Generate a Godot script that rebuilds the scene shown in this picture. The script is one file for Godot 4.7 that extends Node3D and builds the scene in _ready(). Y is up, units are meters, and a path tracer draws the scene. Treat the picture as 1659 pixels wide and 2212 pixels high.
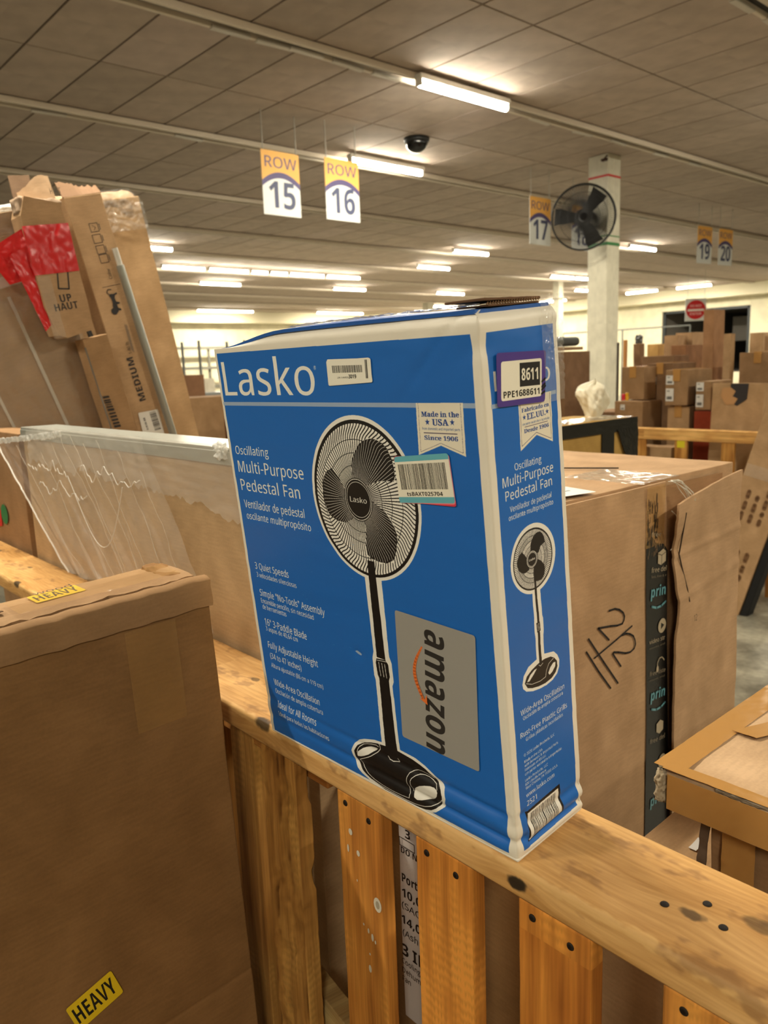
extends Node3D
# A warehouse with a boxed pedestal fan standing on the top plank of a pallet bin.
# World axes follow the room: +X along the ceiling light tracks, -Z along the tile joints, y up, metres.

var none: Callable
var taken := {}
var mats := {}
var ceiling_y := 4.3
var lamp_energy := 5.0
var lamp_glow := 30.0
var lamp_tint := Color(1.0, 0.963, 0.875)


func _ready() -> void:
	set_camera_and_air()
	make_textures()
	build_room()
	build_lamps()
	build_hanging()
	build_pallet_bin()
	build_fan_carton()
	build_heavy_carton()
	build_tall_carton()
	build_upper_left()
	build_marker_carton()
	build_lidded_carton()
	build_inside_bin()
	build_background()


func set_camera_and_air() -> void:
	var cam := Camera3D.new()
	cam.name = "camera"
	add_child(cam)
	var yaw := deg_to_rad(41.3345)
	var pitch := deg_to_rad(10.5586)
	var roll := deg_to_rad(2.15455)
	var fw := Vector3(sin(yaw) * cos(pitch), -sin(pitch), -cos(yaw) * cos(pitch))
	var rt := Vector3(cos(yaw), 0, sin(yaw))
	var up := rt.cross(fw)
	cam.transform = Transform3D(Basis(rt * cos(roll) - up * sin(roll), rt * sin(roll) + up * cos(roll), -fw), Vector3(0, 1.7, 0))
	cam.near = 0.02
	cam.far = 200.0
	var look := CameraAttributesPhysical.new()
	look.frustum_focal_length = 18.35
	look.exposure_aperture = 5.6
	look.frustum_focus_distance = 1.0
	look.frustum_near = 0.02
	look.frustum_far = 200.0
	cam.attributes = look
	cam.fov = 66.35
	cam.current = true
	var env := Environment.new()
	env.background_mode = Environment.BG_COLOR
	env.background_color = Color(0.02, 0.02, 0.02)
	env.tonemap_mode = Environment.TONE_MAPPER_LINEAR
	env.tonemap_exposure = 2.35
	env.sdfgi_enabled = true
	env.ssao_enabled = true
	env.ssil_enabled = true
	var we := WorldEnvironment.new()
	we.name = "world_environment"
	we.environment = env
	add_child(we)


# ---------------------------------------------------------------- helpers: naming

func numbered(called: String) -> String:
	if not taken.has(called):
		taken[called] = 0
		return called
	taken[called] += 1
	return "%s_%03d" % [called, taken[called]]


func tag(o: Node, label: String, category: String, group := "") -> Node:
	o.set_meta("label", label)
	o.set_meta("category", category)
	if group != "":
		o.set_meta("group", group)
	return o


func thing(called: String, label: String, category: String, xf := Transform3D.IDENTITY, group := "") -> Node3D:
	var o := Node3D.new()
	o.name = numbered(called)
	add_child(o)
	o.transform = xf
	tag(o, label, category, group)
	return o


func part(parent: Node, called: String, mesh: Mesh, m: Material, xf := Transform3D.IDENTITY) -> MeshInstance3D:
	var o := MeshInstance3D.new()
	o.name = numbered(called) if parent == self else called
	o.mesh = mesh
	o.material_override = m
	parent.add_child(o, true)
	o.transform = xf
	return o


func struct(called: String, mesh: Mesh, m: Material, xf := Transform3D.IDENTITY) -> MeshInstance3D:
	var o := part(self, called, mesh, m, xf)
	o.set_meta("kind", "structure")
	return o


func at(p: Vector3, turn := Vector3.ZERO) -> Transform3D:
	return Transform3D(Basis.from_euler(turn * (PI / 180.0)), p)


# face_left: a print plane on a face that looks towards -X (text runs towards +Z); face_front: on a face that looks towards +Z
func face_left(p: Vector3) -> Transform3D:
	return Transform3D(Basis(Vector3(0, 0, 1), Vector3(0, 1, 0), Vector3(-1, 0, 0)), p)


# ---------------------------------------------------------------- helpers: meshes

func spread(size: float, r: float, n: int, extra := []) -> Array:
	var h := size / 2.0
	r = minf(r, h * 0.95)
	var a := [-h, -h + r * 0.15, -h + r * 0.5, -h + r]
	for i in range(1, n):
		a.append(lerpf(-h + r, h - r, float(i) / n))
	for e in extra:
		a.append(e)
	a.append_array([h - r, h - r * 0.5, h - r * 0.15, h])
	a.sort()
	return a


# A box with rounded edges. relief(p) -> metres pushed inwards. uv in metres: x faces (z, y), y faces (x, z), z faces (x, y).
func rbox(size: Vector3, r := 0.003, n := Vector3i(1, 1, 1), relief: Callable = none, extra := {}) -> ArrayMesh:
	var lists := [spread(size.x, r, n.x, extra.get(0, [])), spread(size.y, r, n.y, extra.get(1, [])), spread(size.z, r, n.z, extra.get(2, []))]
	var inner := size / 2.0 - Vector3.ONE * r
	inner = inner.max(Vector3.ONE * 0.00001)
	var vs := PackedVector3Array()
	var ns := PackedVector3Array()
	var uvs := PackedVector2Array()
	var idx := PackedInt32Array()
	for axis in 3:
		var b := (axis + 1) % 3
		var c := (axis + 2) % 3
		for sgn in [-1.0, 1.0]:
			var start := vs.size()
			var lb: Array = lists[b]
			var lc: Array = lists[c]
			for i in lb.size():
				for j in lc.size():
					var p := Vector3.ZERO
					p[axis] = sgn * size[axis] / 2.0
					p[b] = lb[i]
					p[c] = lc[j]
					var q := p.clamp(-inner, inner)
					var d := (p - q).normalized()
					var pos := q + d * r
					var nn := d
					if relief.is_valid():
						var h: float = relief.call(p)
						var e := 0.002
						var gx: float = (relief.call(p + Vector3(e, 0, 0)) - h) / e
						var gy: float = (relief.call(p + Vector3(0, e, 0)) - h) / e
						var gz: float = (relief.call(p + Vector3(0, 0, e)) - h) / e
						var g := Vector3(gx, gy, gz)
						nn = (d + (g - d * d.dot(g))).normalized()
						pos -= d * h
					vs.append(pos)
					ns.append(nn)
					uvs.append(Vector2(p.z, p.y) if axis == 0 else (Vector2(p.x, p.z) if axis == 1 else Vector2(p.x, p.y)))
			var w := lc.size()
			for i in lb.size() - 1:
				for j in w - 1:
					var k := start + i * w + j
					if sgn > 0:
						idx.append_array([k, k + w + 1, k + w, k, k + 1, k + w + 1])
					else:
						idx.append_array([k, k + w, k + w + 1, k, k + w + 1, k + 1])
	return arrays(vs, ns, uvs, idx)


func arrays(vs: PackedVector3Array, ns: PackedVector3Array, uvs: PackedVector2Array, idx: PackedInt32Array, cols := PackedColorArray()) -> ArrayMesh:
	var a := []
	a.resize(Mesh.ARRAY_MAX)
	a[Mesh.ARRAY_VERTEX] = vs
	a[Mesh.ARRAY_NORMAL] = ns
	if uvs.size():
		a[Mesh.ARRAY_TEX_UV] = uvs
	if cols.size():
		a[Mesh.ARRAY_COLOR] = cols
	a[Mesh.ARRAY_INDEX] = idx
	var m := ArrayMesh.new()
	m.add_surface_from_arrays(Mesh.PRIMITIVE_TRIANGLES, a)
	return m


# A curved sheet: fn(u, v) -> Vector3 over the lists us and vs, normals from the neighbours.
func grid(us: Array, vs_: Array, fn: Callable, uvfn: Callable = none, flip := false, thick := 0.0) -> ArrayMesh:
	var w := vs_.size()
	var h := us.size()
	var pos := []
	for u in us:
		for v in vs_:
			pos.append(fn.call(u, v))
	var vs := PackedVector3Array()
	var ns := PackedVector3Array()
	var uvs := PackedVector2Array()
	var idx := PackedInt32Array()
	for i in h:
		for j in w:
			var a: Vector3 = pos[mini(i + 1, h - 1) * w + j] - pos[maxi(i - 1, 0) * w + j]
			var b: Vector3 = pos[i * w + mini(j + 1, w - 1)] - pos[i * w + maxi(j - 1, 0)]
			var n := a.cross(b).normalized()
			if flip:
				n = -n
			vs.append(pos[i * w + j])
			ns.append(n)
			if uvfn.is_valid():
				uvs.append(uvfn.call(us[i], vs_[j]))
	var count := vs.size()
	for i in h - 1:
		for j in w - 1:
			var k := i * w + j
			if flip:
				idx.append_array([k, k + w, k + w + 1, k, k + w + 1, k + 1])
			else:
				idx.append_array([k, k + w + 1, k + w, k, k + 1, k + w + 1])
	if thick > 0.0:
		for k in count:
			vs.append(vs[k] - ns[k] * thick)
			ns.append(-ns[k])
			if uvfn.is_valid():
				uvs.append(uvs[k])
		for t in range(0, idx.size(), 3):
			idx.append_array([idx[t] + count, idx[t + 2] + count, idx[t + 1] + count])
		var rim := []
		for j in w - 1:
			rim.append([j, j + 1])
			rim.append([(h - 1) * w + j + 1, (h - 1) * w + j])
		for i in h - 1:
			rim.append([(i + 1) * w, i * w])
			rim.append([i * w + w - 1, (i + 1) * w + w - 1])
		for e in rim:
			var s := vs.size()
			var p0: Vector3 = vs[e[0]]
			var p1: Vector3 = vs[e[1]]
			var q0: Vector3 = vs[e[0] + count]
			var q1: Vector3 = vs[e[1] + count]
			var n2 := (p1 - p0).cross(q0 - p0).normalized()
			for q in [p0, p1, q1, q0]:
				vs.append(q)
				ns.append(n2)
				if uvfn.is_valid():
					uvs.append(uvs[e[0]])
			idx.append_array([s, s + 2, s + 1, s, s + 3, s + 2])
	return arrays(vs, ns, uvs, idx)


func steps(a: float, b: float, n: int) -> Array:
	var out := []
	for i in n + 1:
		out.append(lerpf(a, b, float(i) / n))
	return out


func tube(points: Array, radius: float, sides := 10, closed := false) -> ArrayMesh:
	var vs := PackedVector3Array()
	var ns := PackedVector3Array()
	var idx := PackedInt32Array()
	var n := points.size()
	var up := Vector3(0.13, 0.97, 0.21)
	for i in n:
		var p: Vector3 = points[i]
		var a: Vector3 = points[(i + 1) % n] if closed or i < n - 1 else p
		var b: Vector3 = points[(i - 1 + n) % n] if closed or i > 0 else p
		var t := (a - b).normalized()
		var x := t.cross(up).normalized()
		if absf(t.dot(up)) > 0.95:
			x = t.cross(Vector3(1, 0, 0)).normalized()
		var y := x.cross(t)
		for k in sides:
			var ang := TAU * k / sides
			var d := x * cos(ang) + y * sin(ang)
			vs.append(p + d * radius)
			ns.append(d)
	for i in (n if closed else n - 1):
		var i2 := (i + 1) % n
		for k in sides:
			var k2 := (k + 1) % sides
			idx.append_array([i * sides + k, i2 * sides + k2, i2 * sides + k, i * sides + k, i * sides + k2, i2 * sides + k2])
	if not closed:
		for e in [0, n - 1]:
			var s := vs.size()
			var dir: Vector3 = (points[0] - points[1]).normalized() if e == 0 else (points[n - 1] - points[n - 2]).normalized()
			vs.append(points[e])
			ns.append(dir)
			for k in sides:
				vs.append(vs[e * sides + k])
				ns.append(dir)
			for k in sides:
				if e == 0:
					idx.append_array([s, s + 1 + (k + 1) % sides, s + 1 + k])
				else:
					idx.append_array([s, s + 1 + k, s + 1 + (k + 1) % sides])
	return arrays(vs, ns, PackedVector2Array(), idx)


# Turned profile: points (radius, height) around y.
func lathe(profile: Array, sides := 32) -> ArrayMesh:
	return grid(steps(0, TAU, sides), range(profile.size()), func(a, j): return Vector3(cos(a) * profile[j].x, profile[j].y, sin(a) * profile[j].x))


# A flat outline in the xy plane given depth along z (front at z = 0, back at z = -depth).
func slab(outline: PackedVector2Array, depth: float) -> ArrayMesh:
	var st := SurfaceTool.new()
	st.begin(Mesh.PRIMITIVE_TRIANGLES)
	var tri := Geometry2D.triangulate_polygon(outline)
	for t in range(0, tri.size(), 3):
		var a := outline[tri[t]]
		var b := outline[tri[t + 1]]
		var c := outline[tri[t + 2]]
		if (b - a).cross(c - a) > 0:
			var s := b
			b = c
			c = s
		for q in [a, b, c]:
			st.set_normal(Vector3(0, 0, 1))
			st.set_uv(q)
			st.add_vertex(Vector3(q.x, q.y, 0))
		for q in [a, c, b]:
			st.set_normal(Vector3(0, 0, -1))
			st.set_uv(q)
			st.add_vertex(Vector3(q.x, q.y, -depth))
	var turn := 1.0 if Geometry2D.is_polygon_clockwise(outline) else -1.0
	for i in outline.size():
		var a := outline[i]
		var b := outline[(i + 1) % outline.size()]
		var d := (b - a).normalized() * turn
		var nn := Vector3(-d.y, d.x, 0)
		var quad := [Vector3(a.x, a.y, 0), Vector3(b.x, b.y, 0), Vector3(b.x, b.y, -depth), Vector3(a.x, a.y, 0), Vector3(b.x, b.y, -depth), Vector3(a.x, a.y, -depth)]
		for q in quad:
			st.set_normal(nn)
			st.set_uv(Vector2(q.x, q.y))
			st.add_vertex(q)
	return st.commit()


# ---------------------------------------------------------------- helpers: ink (flat print in millimetres, y down)

class Ink:
	var fonts := {}

	func tri(_a: Vector2, _b: Vector2, _c: Vector2, _col: Color) -> void:
		pass

	func next() -> void:
		pass

	func poly(pts: Array, col: Color) -> void:
		next()
		var p := PackedVector2Array(pts)
		var t := Geometry2D.triangulate_polygon(p)
		for i in range(0, t.size(), 3):
			tri(p[t[i]], p[t[i + 1]], p[t[i + 2]], col)

	func rect(x0: float, y0: float, x1: float, y1: float, col: Color) -> void:
		poly([Vector2(x0, y0), Vector2(x1, y0), Vector2(x1, y1), Vector2(x0, y1)], col)

	func rounded(q: Array, r: float, col: Color) -> void:
		var pts := []
		for i in 4:
			var p: Vector2 = q[i]
			var a: Vector2 = p + (q[(i + 3) % 4] - p).normalized() * r
			var b: Vector2 = p + (q[(i + 1) % 4] - p).normalized() * r
			for k in 6:
				var t := k / 5.0
				pts.append(a.lerp(p, t).lerp(p.lerp(b, t), t))
		poly(pts, col)

	func ellipse(c: Vector2, rx: float, ry: float, col: Color, n := 72) -> void:
		var pts := []
		for i in n:
			pts.append(c + Vector2(cos(TAU * i / n) * rx, sin(TAU * i / n) * ry))
		poly(pts, col)

	func bar(a: Vector2, b: Vector2, w: float, col: Color) -> void:
		var d := (b - a).normalized().orthogonal() * w / 2.0
		tri(a + d, b + d, b - d, col)
		tri(a + d, b - d, a - d, col)

	func stroke(pts: Array, w: float, col: Color, closed := false) -> void:
		next()
		for i in (pts.size() if closed else pts.size() - 1):
			bar(pts[i], pts[(i + 1) % pts.size()], w, col)
		for p in pts:
			for k in 8:
				tri(p, p + Vector2.from_angle(TAU * k / 8) * w / 2, p + Vector2.from_angle(TAU * (k + 1) / 8) * w / 2, col)

	func star(c: Vector2, r: float, col: Color) -> void:
		next()
		for k in 5:
			var a := -PI / 2 + TAU * k / 5
			tri(c + Vector2.from_angle(a) * r, c + Vector2.from_angle(a + TAU / 10) * r * 0.4, c, col)
			tri(c + Vector2.from_angle(a) * r, c, c + Vector2.from_angle(a - TAU / 10) * r * 0.4, col)

	func font(style: String) -> Font:
		if not fonts.has(style):
			var f := SystemFont.new()
			f.font_names = PackedStringArray(["Droid Serif" if style.begins_with("serif") else "Droid Sans"])
			f.font_weight = 700 if style.ends_with("bold") else 400
			if style == "thin":
				var v := FontVariation.new()
				v.base_font = f
				v.variation_embolden = -0.55
				fonts[style] = v
			else:
				fonts[style] = f
		return fonts[style]

	func glyphs(words: String, style: String) -> Array:
		var t := TextMesh.new()
		t.font = font(style)
		t.font_size = 64
		t.pixel_size = 0.01
		t.depth = 0.0
		t.curve_step = 2.0
		t.horizontal_alignment = HORIZONTAL_ALIGNMENT_LEFT
		t.vertical_alignment = VERTICAL_ALIGNMENT_BOTTOM
		t.text = "H"
		var cap := t.get_aabb()
		t.text = words
		var box := t.get_aabb()
		var a := t.get_mesh_arrays()
		return [a[Mesh.ARRAY_VERTEX], a[Mesh.ARRAY_INDEX], box, cap]

	# words on a base line from p to q, capitals cap high
	func text(words: String, p: Vector2, q: Vector2, cap: float, col: Color, style := "sans") -> void:
		next()
		var g := glyphs(words, style)
		var v: PackedVector3Array = g[0]
		var ix: PackedInt32Array = g[1]
		var box: AABB = g[2]
		var h: AABB = g[3]
		var along := (q - p) / box.size.x
		var up := (q - p).normalized().orthogonal() * (cap / h.size.y)
		var twice := 2 if style == "serif bold" else 1
		var nudge := (q - p).normalized() * cap * 0.07
		for i in range(0, ix.size(), 3):
			var c := []
			for k in 3:
				var s := v[ix[i + k]]
				c.append(p + along * (s.x - box.position.x) + up * (s.y - h.position.y))
			for k in twice:
				tri(c[0] + nudge * k, c[1] + nudge * k, c[2] + nudge * k, col)

	func bars(q: Array, seed_: int, n: int, cols: Array) -> void:
		next()
		var rng := RandomNumberGenerator.new()
		rng.seed = seed_
		var x := 0.0
		var total := []
		for i in n:
			total.append([rng.randf_range(0.4, 1.7), rng.randf_range(0.5, 1.3)])
		var sum := 0.0
		for t in total:
			sum += t[0] + t[1]
		for i in n:
			var x1: float = x + total[i][0] / sum
			var col: Color = cols[i % cols.size()]
			var a: Vector2 = q[0].lerp(q[1], x)
			var b: Vector2 = q[0].lerp(q[1], x1)
			var c: Vector2 = q[3].lerp(q[2], x1)
			var d: Vector2 = q[3].lerp(q[2], x)
			tri(a, b, c, col)
			tri(a, c, d, col)
			x = x1 + total[i][1] / sum


# Ink as paint in an image: s pixels a millimetre, (ox, oy) the millimetres at its top left corner.
class Paint:
	extends Ink
	var im: Image
	var s := 1.0
	var o := Vector2.ZERO

	func _init(w_mm: float, h_mm: float, scale: float, origin: Vector2, ground: Color) -> void:
		s = scale
		o = origin
		im = Image.create(int(w_mm * s), int(h_mm * s), false, Image.FORMAT_RGB8)
		im.fill(ground)

	func tri(a: Vector2, b: Vector2, c: Vector2, col: Color) -> void:
		var p := [(a - o) * s, (b - o) * s, (c - o) * s]
		var y0 := maxi(0, int(ceil(minf(p[0].y, minf(p[1].y, p[2].y)) - 0.5)))
		var y1 := mini(im.get_height() - 1, int(floor(maxf(p[0].y, maxf(p[1].y, p[2].y)) - 0.5)))
		for y in range(y0, y1 + 1):
			var yy := y + 0.5
			var lo := 1e9
			var hi := -1e9
			for k in 3:
				var e: Vector2 = p[k]
				var f: Vector2 = p[(k + 1) % 3]
				if (e.y <= yy) != (f.y <= yy):
					var x := e.x + (f.x - e.x) * (yy - e.y) / (f.y - e.y)
					lo = minf(lo, x)
					hi = maxf(hi, x)
			var x0 := int(ceil(lo - 0.5))
			var x1 := int(floor(hi - 0.5))
			if x1 >= x0:
				im.fill_rect(Rect2i(x0, y, x1 - x0 + 1, 1), col)


# Ink as flat geometry in the xy plane (x right, y up, facing +z), each drawing a hair above the last.
class Flat:
	extends Ink
	var vs := PackedVector3Array()
	var cs := PackedColorArray()
	var layer := 0
	var lift := 0.00006

	func next() -> void:
		layer += 1

	func tri(a: Vector2, b: Vector2, c: Vector2, col: Color) -> void:
		if (b - a).cross(c - a) < 0:
			var t := b
			b = c
			c = t
		for p in [a, b, c]:
			vs.append(Vector3(p.x / 1000.0, -p.y / 1000.0, layer * lift))
			cs.append(col.srgb_to_linear())

	func mesh() -> ArrayMesh:
		var a := []
		a.resize(Mesh.ARRAY_MAX)
		var ns := PackedVector3Array()
		ns.resize(vs.size())
		ns.fill(Vector3(0, 0, 1))
		a[Mesh.ARRAY_VERTEX] = vs
		a[Mesh.ARRAY_NORMAL] = ns
		a[Mesh.ARRAY_COLOR] = cs
		var m := ArrayMesh.new()
		m.add_surface_from_arrays(Mesh.PRIMITIVE_TRIANGLES, a)
		return m


func q4(a: Array) -> Array:
	var out := []
	for i in range(0, a.size(), 2):
		out.append(Vector2(a[i], a[i + 1]))
	return out


# ---------------------------------------------------------------- helpers: materials

func mat(called: String, col: Color, rough := 0.8, metal := 0.0) -> StandardMaterial3D:
	if not mats.has(called):
		var m := StandardMaterial3D.new()
		m.resource_name = called
		m.albedo_color = col
		m.roughness = rough
		m.metallic = metal
		mats[called] = m
	return mats[called]


func ink_mat(rough := 0.6) -> StandardMaterial3D:
	var called := "ink_%d" % int(rough * 100)
	var m := mat(called, Color.WHITE, rough)
	m.vertex_color_use_as_albedo = true
	return m


func clear_mat(called: String, alpha: float, rough := 0.12, col := Color(0.95, 0.95, 0.93)) -> StandardMaterial3D:
	var m := mat(called, Color(col.r, col.g, col.b, alpha), rough)
	m.transparency = BaseMaterial3D.TRANSPARENCY_ALPHA
	m.cull_mode = BaseMaterial3D.CULL_DISABLED
	return m


func noise(seed_: int, freq: float, octaves := 3) -> FastNoiseLite:
	var n := FastNoiseLite.new()
	n.seed = seed_
	n.frequency = freq
	n.noise_type = FastNoiseLite.TYPE_SIMPLEX_SMOOTH
	n.fractal_octaves = octaves
	return n


var tex := {}


func make_textures() -> void:
	# cardboard: soft blotches, short fibres and faint flute lines
	var big := noise(3, 0.008, 4)
	var fine := noise(4, 0.18, 2)
	var fib := noise(5, 0.05, 2)
	var im := Image.create(512, 512, false, Image.FORMAT_RGB8)
	var bump := Image.create(512, 512, false, Image.FORMAT_RGB8)
	for y in 512:
		for x in 512:
			# wrap the slow noise so that the repeat has no seam
			var tx := x / 512.0 * TAU
			var ty := y / 512.0 * TAU
			var b := big.get_noise_3d(cos(tx) * 80.0 + sin(ty) * 50.0, sin(tx) * 80.0, cos(ty) * 80.0)
			var f := fine.get_noise_2d(x, y)
			var h := fib.get_noise_2d(x * 0.35, y * 3.0)
			var k := 0.93 + b * 0.10 + f * 0.025 + h * 0.035
			im.set_pixel(x, y, Color(k, k * (0.995 + b * 0.01), k * (0.985 + b * 0.03)))
			var g := 0.5 + 0.20 * sin(y / 512.0 * TAU * 64.0) + h * 0.2 + b * 0.5
			bump.set_pixel(x, y, Color(g, g, g))
	tex.card = ImageTexture.create_from_image(im)
	bump.bump_map_to_normal_map(1.2)
	tex.card_n = ImageTexture.create_from_image(bump)
	# wood for the slats: grain along v, arcs of the saw blade across
	for kind in 2:
		var g1 := noise(11 + kind, 0.02, 4)
		var g2 := noise(21 + kind, 0.06, 2)
		var g3 := noise(31 + kind, 0.006, 3)
		var w := Image.create(256, 1024, false, Image.FORMAT_RGB8)
		for y in 1024:
			for x in 256:
				var a := g1.get_noise_2d(x * 1.6, y * 0.07)
				var b2 := g2.get_noise_2d(x * 3.0, y * 0.12)
				var c := g3.get_noise_2d(x, y * 0.6)
				var rr := sqrt(pow((x - 60.0) * 1.6, 2.0) + pow(y - 1700.0 - 300.0 * kind, 2.0))
				var saw := sin(rr * 0.50 + b2 * 2.2 + c * 3.0) * smoothstep(0.05, 0.5, c + a * 0.4) * 0.045
				var k := 0.86 + a * 0.16 + b2 * 0.08 + c * 0.16 + saw
				w.set_pixel(x, y, Color(clampf(k, 0, 1), clampf(k * (0.97 + c * 0.08 + a * 0.05), 0, 1), clampf(k * (0.93 + c * 0.15 + a * 0.08), 0, 1)))
		tex["slat%d" % kind] = ImageTexture.create_from_image(w)
		var across: Image = w.duplicate()
		across.rotate_90(CLOCKWISE)
		tex["slat%d" % (kind + 2)] = ImageTexture.create_from_image(across)
	# the top plank, 1.2 m of it by 0.2 m round its upper side and its edge
	make_plank_texture()
	# concrete
	var c1 := noise(41, 0.012, 5)
	var c2 := noise(42, 0.09, 3)
	var fl := Image.create(512, 512, false, Image.FORMAT_RGB8)
	for y in 512:
		for x in 512:
			var k := 0.80 + c1.get_noise_2d(x, y) * 0.30 + c2.get_noise_2d(x, y) * 0.10
			fl.set_pixel(x, y, Color(k, k, k * 0.98))
	tex.concrete = ImageTexture.create_from_image(fl)
	# painted wall and ceiling board: very faint mottling
	var wl := Image.create(256, 256, false, Image.FORMAT_RGB8)
	var w1 := noise(51, 0.03, 4)
	for y in 256:
		for x in 256:
			var k := 0.95 + w1.get_noise_2d(x, y) * 0.07
			wl.set_pixel(x, y, Color(k, k, k))
	tex.wall = ImageTexture.create_from_image(wl)


func make_plank_texture() -> void:
	var W := 1536
	var Hh := 256
	var g1 := noise(61, 0.01, 4)
	var g2 := noise(62, 0.05, 3)
	var g3 := noise(63, 0.012, 4)
	var g4 := noise(64, 0.03, 3)
	# knots: metres along, metres round, radius, darkness ; nail stains the same
	var knots := [[0.763, 0.166, 0.0095, 0.75], [0.50, 0.05, 0.012, 0.22], [0.11, 0.06, 0.008, 0.4], [0.26, 0.146, 0.014, 0.6], [0.93, 0.085, 0.009, 0.45], [0.985, 0.055, 0.012, 0.35]]
	var w := Image.create(W, Hh, false, Image.FORMAT_RGB8)
	for y in Hh:
		var v := y / float(Hh) * 0.2
		for x in W:
			var u := x / float(W) * 1.2
			var warp := 0.0
			var dark := 0.0
			for k in knots:
				var d := sqrt(pow((u - k[0]) * 0.55, 2.0) + pow(v - k[1], 2.0))
				warp += exp(-d * d / (k[2] * k[2] * 7.0)) * k[2] * 1.2
				if d < k[2] * 1.0:
					dark = maxf(dark, k[3] * smoothstep(k[2], k[2] * 0.55, d + g4.get_noise_2d(x, y) * 0.003))
			var vv := (v + warp) * 1280.0
			var a := g1.get_noise_2d(u * 160.0, vv * 1.1)
			var b := g2.get_noise_2d(u * 220.0, vv * 2.2)
			var c := g3.get_noise_2d(u * 500.0, v * 900.0)
			var e := g4.get_noise_2d(u * 900.0, v * 1500.0)
			var stain := smoothstep(0.22, 0.6, c + e * 0.45) * 0.17
			var r := 0.80 + a * 0.12 + b * 0.07
			var gg := 0.615 + a * 0.13 + b * 0.07
			var bb := 0.375 + a * 0.13 + b * 0.06
			# the sawn edge between top and front is worn pale, with a ragged outline
			var worn := 1.0 - smoothstep(0.004, 0.009, absf(v - 0.148) + e * 0.006 + g3.get_noise_2d(u * 700.0, 7.0) * 0.006)
			r = lerpf(r, 0.90, worn * 0.55)
			gg = lerpf(gg, 0.74, worn * 0.55)
			bb = lerpf(bb, 0.50, worn * 0.55)
			var k2 := (1.0 - stain) * (1.0 - dark)
			w.set_pixel(x, y, Color(clampf(r * k2, 0, 1), clampf(gg * k2 * (1.0 - stain * 0.15), 0, 1), clampf(bb * k2 * (1.0 - stain * 0.1), 0, 1)))
	tex.plank = ImageTexture.create_from_image(w)


func card(col: Color) -> StandardMaterial3D:
	var called := "card_" + col.to_html(false)
	if not mats.has(called):
		var m := mat(called, col, 0.82)
		m.albedo_texture = tex.card
		m.normal_enabled = true
		m.normal_texture = tex.card_n
		m.normal_scale = 0.10
		m.uv1_triplanar = true
		m.uv1_scale = Vector3(1.9, 1.9, 1.9)
		m.uv1_offset = Vector3(col.r * 3.0, col.g * 5.0, col.b * 7.0)
		m.metallic_specular = 0.35
	return mats[called]


func wood(kind: int, col: Color, off: float) -> StandardMaterial3D:
	var called := "wood_%d_%s_%d" % [kind, col.to_html(false), int(off * 100)]
	if not mats.has(called):
		var m := mat(called, col, 0.75)
		m.albedo_texture = tex["slat%d" % kind]
		m.uv1_scale = Vector3(4.0, 0.9, 1.0) if kind < 2 else Vector3(0.9, 4.0, 1.0)
		m.uv1_offset = Vector3(off, off * 0.37, 0)
		m.metallic_specular = 0.35
	return mats[called]


# bumps and creases pressed into a carton's walls
func dents(seed_: int, amp: float, freq := 5.0, creases := []) -> Callable:
	var n := noise(seed_, freq, 2)
	return func(p: Vector3) -> float:
		var h := (n.get_noise_3d(p.x, p.y, p.z) * 0.5 + 0.5) * amp
		for c in creases:
			var t: float = (p[c[0]] - c[1]) / c[3]
			h += c[2] * exp(-t * t)
		return h


# ---------------------------------------------------------------- the room

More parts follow.
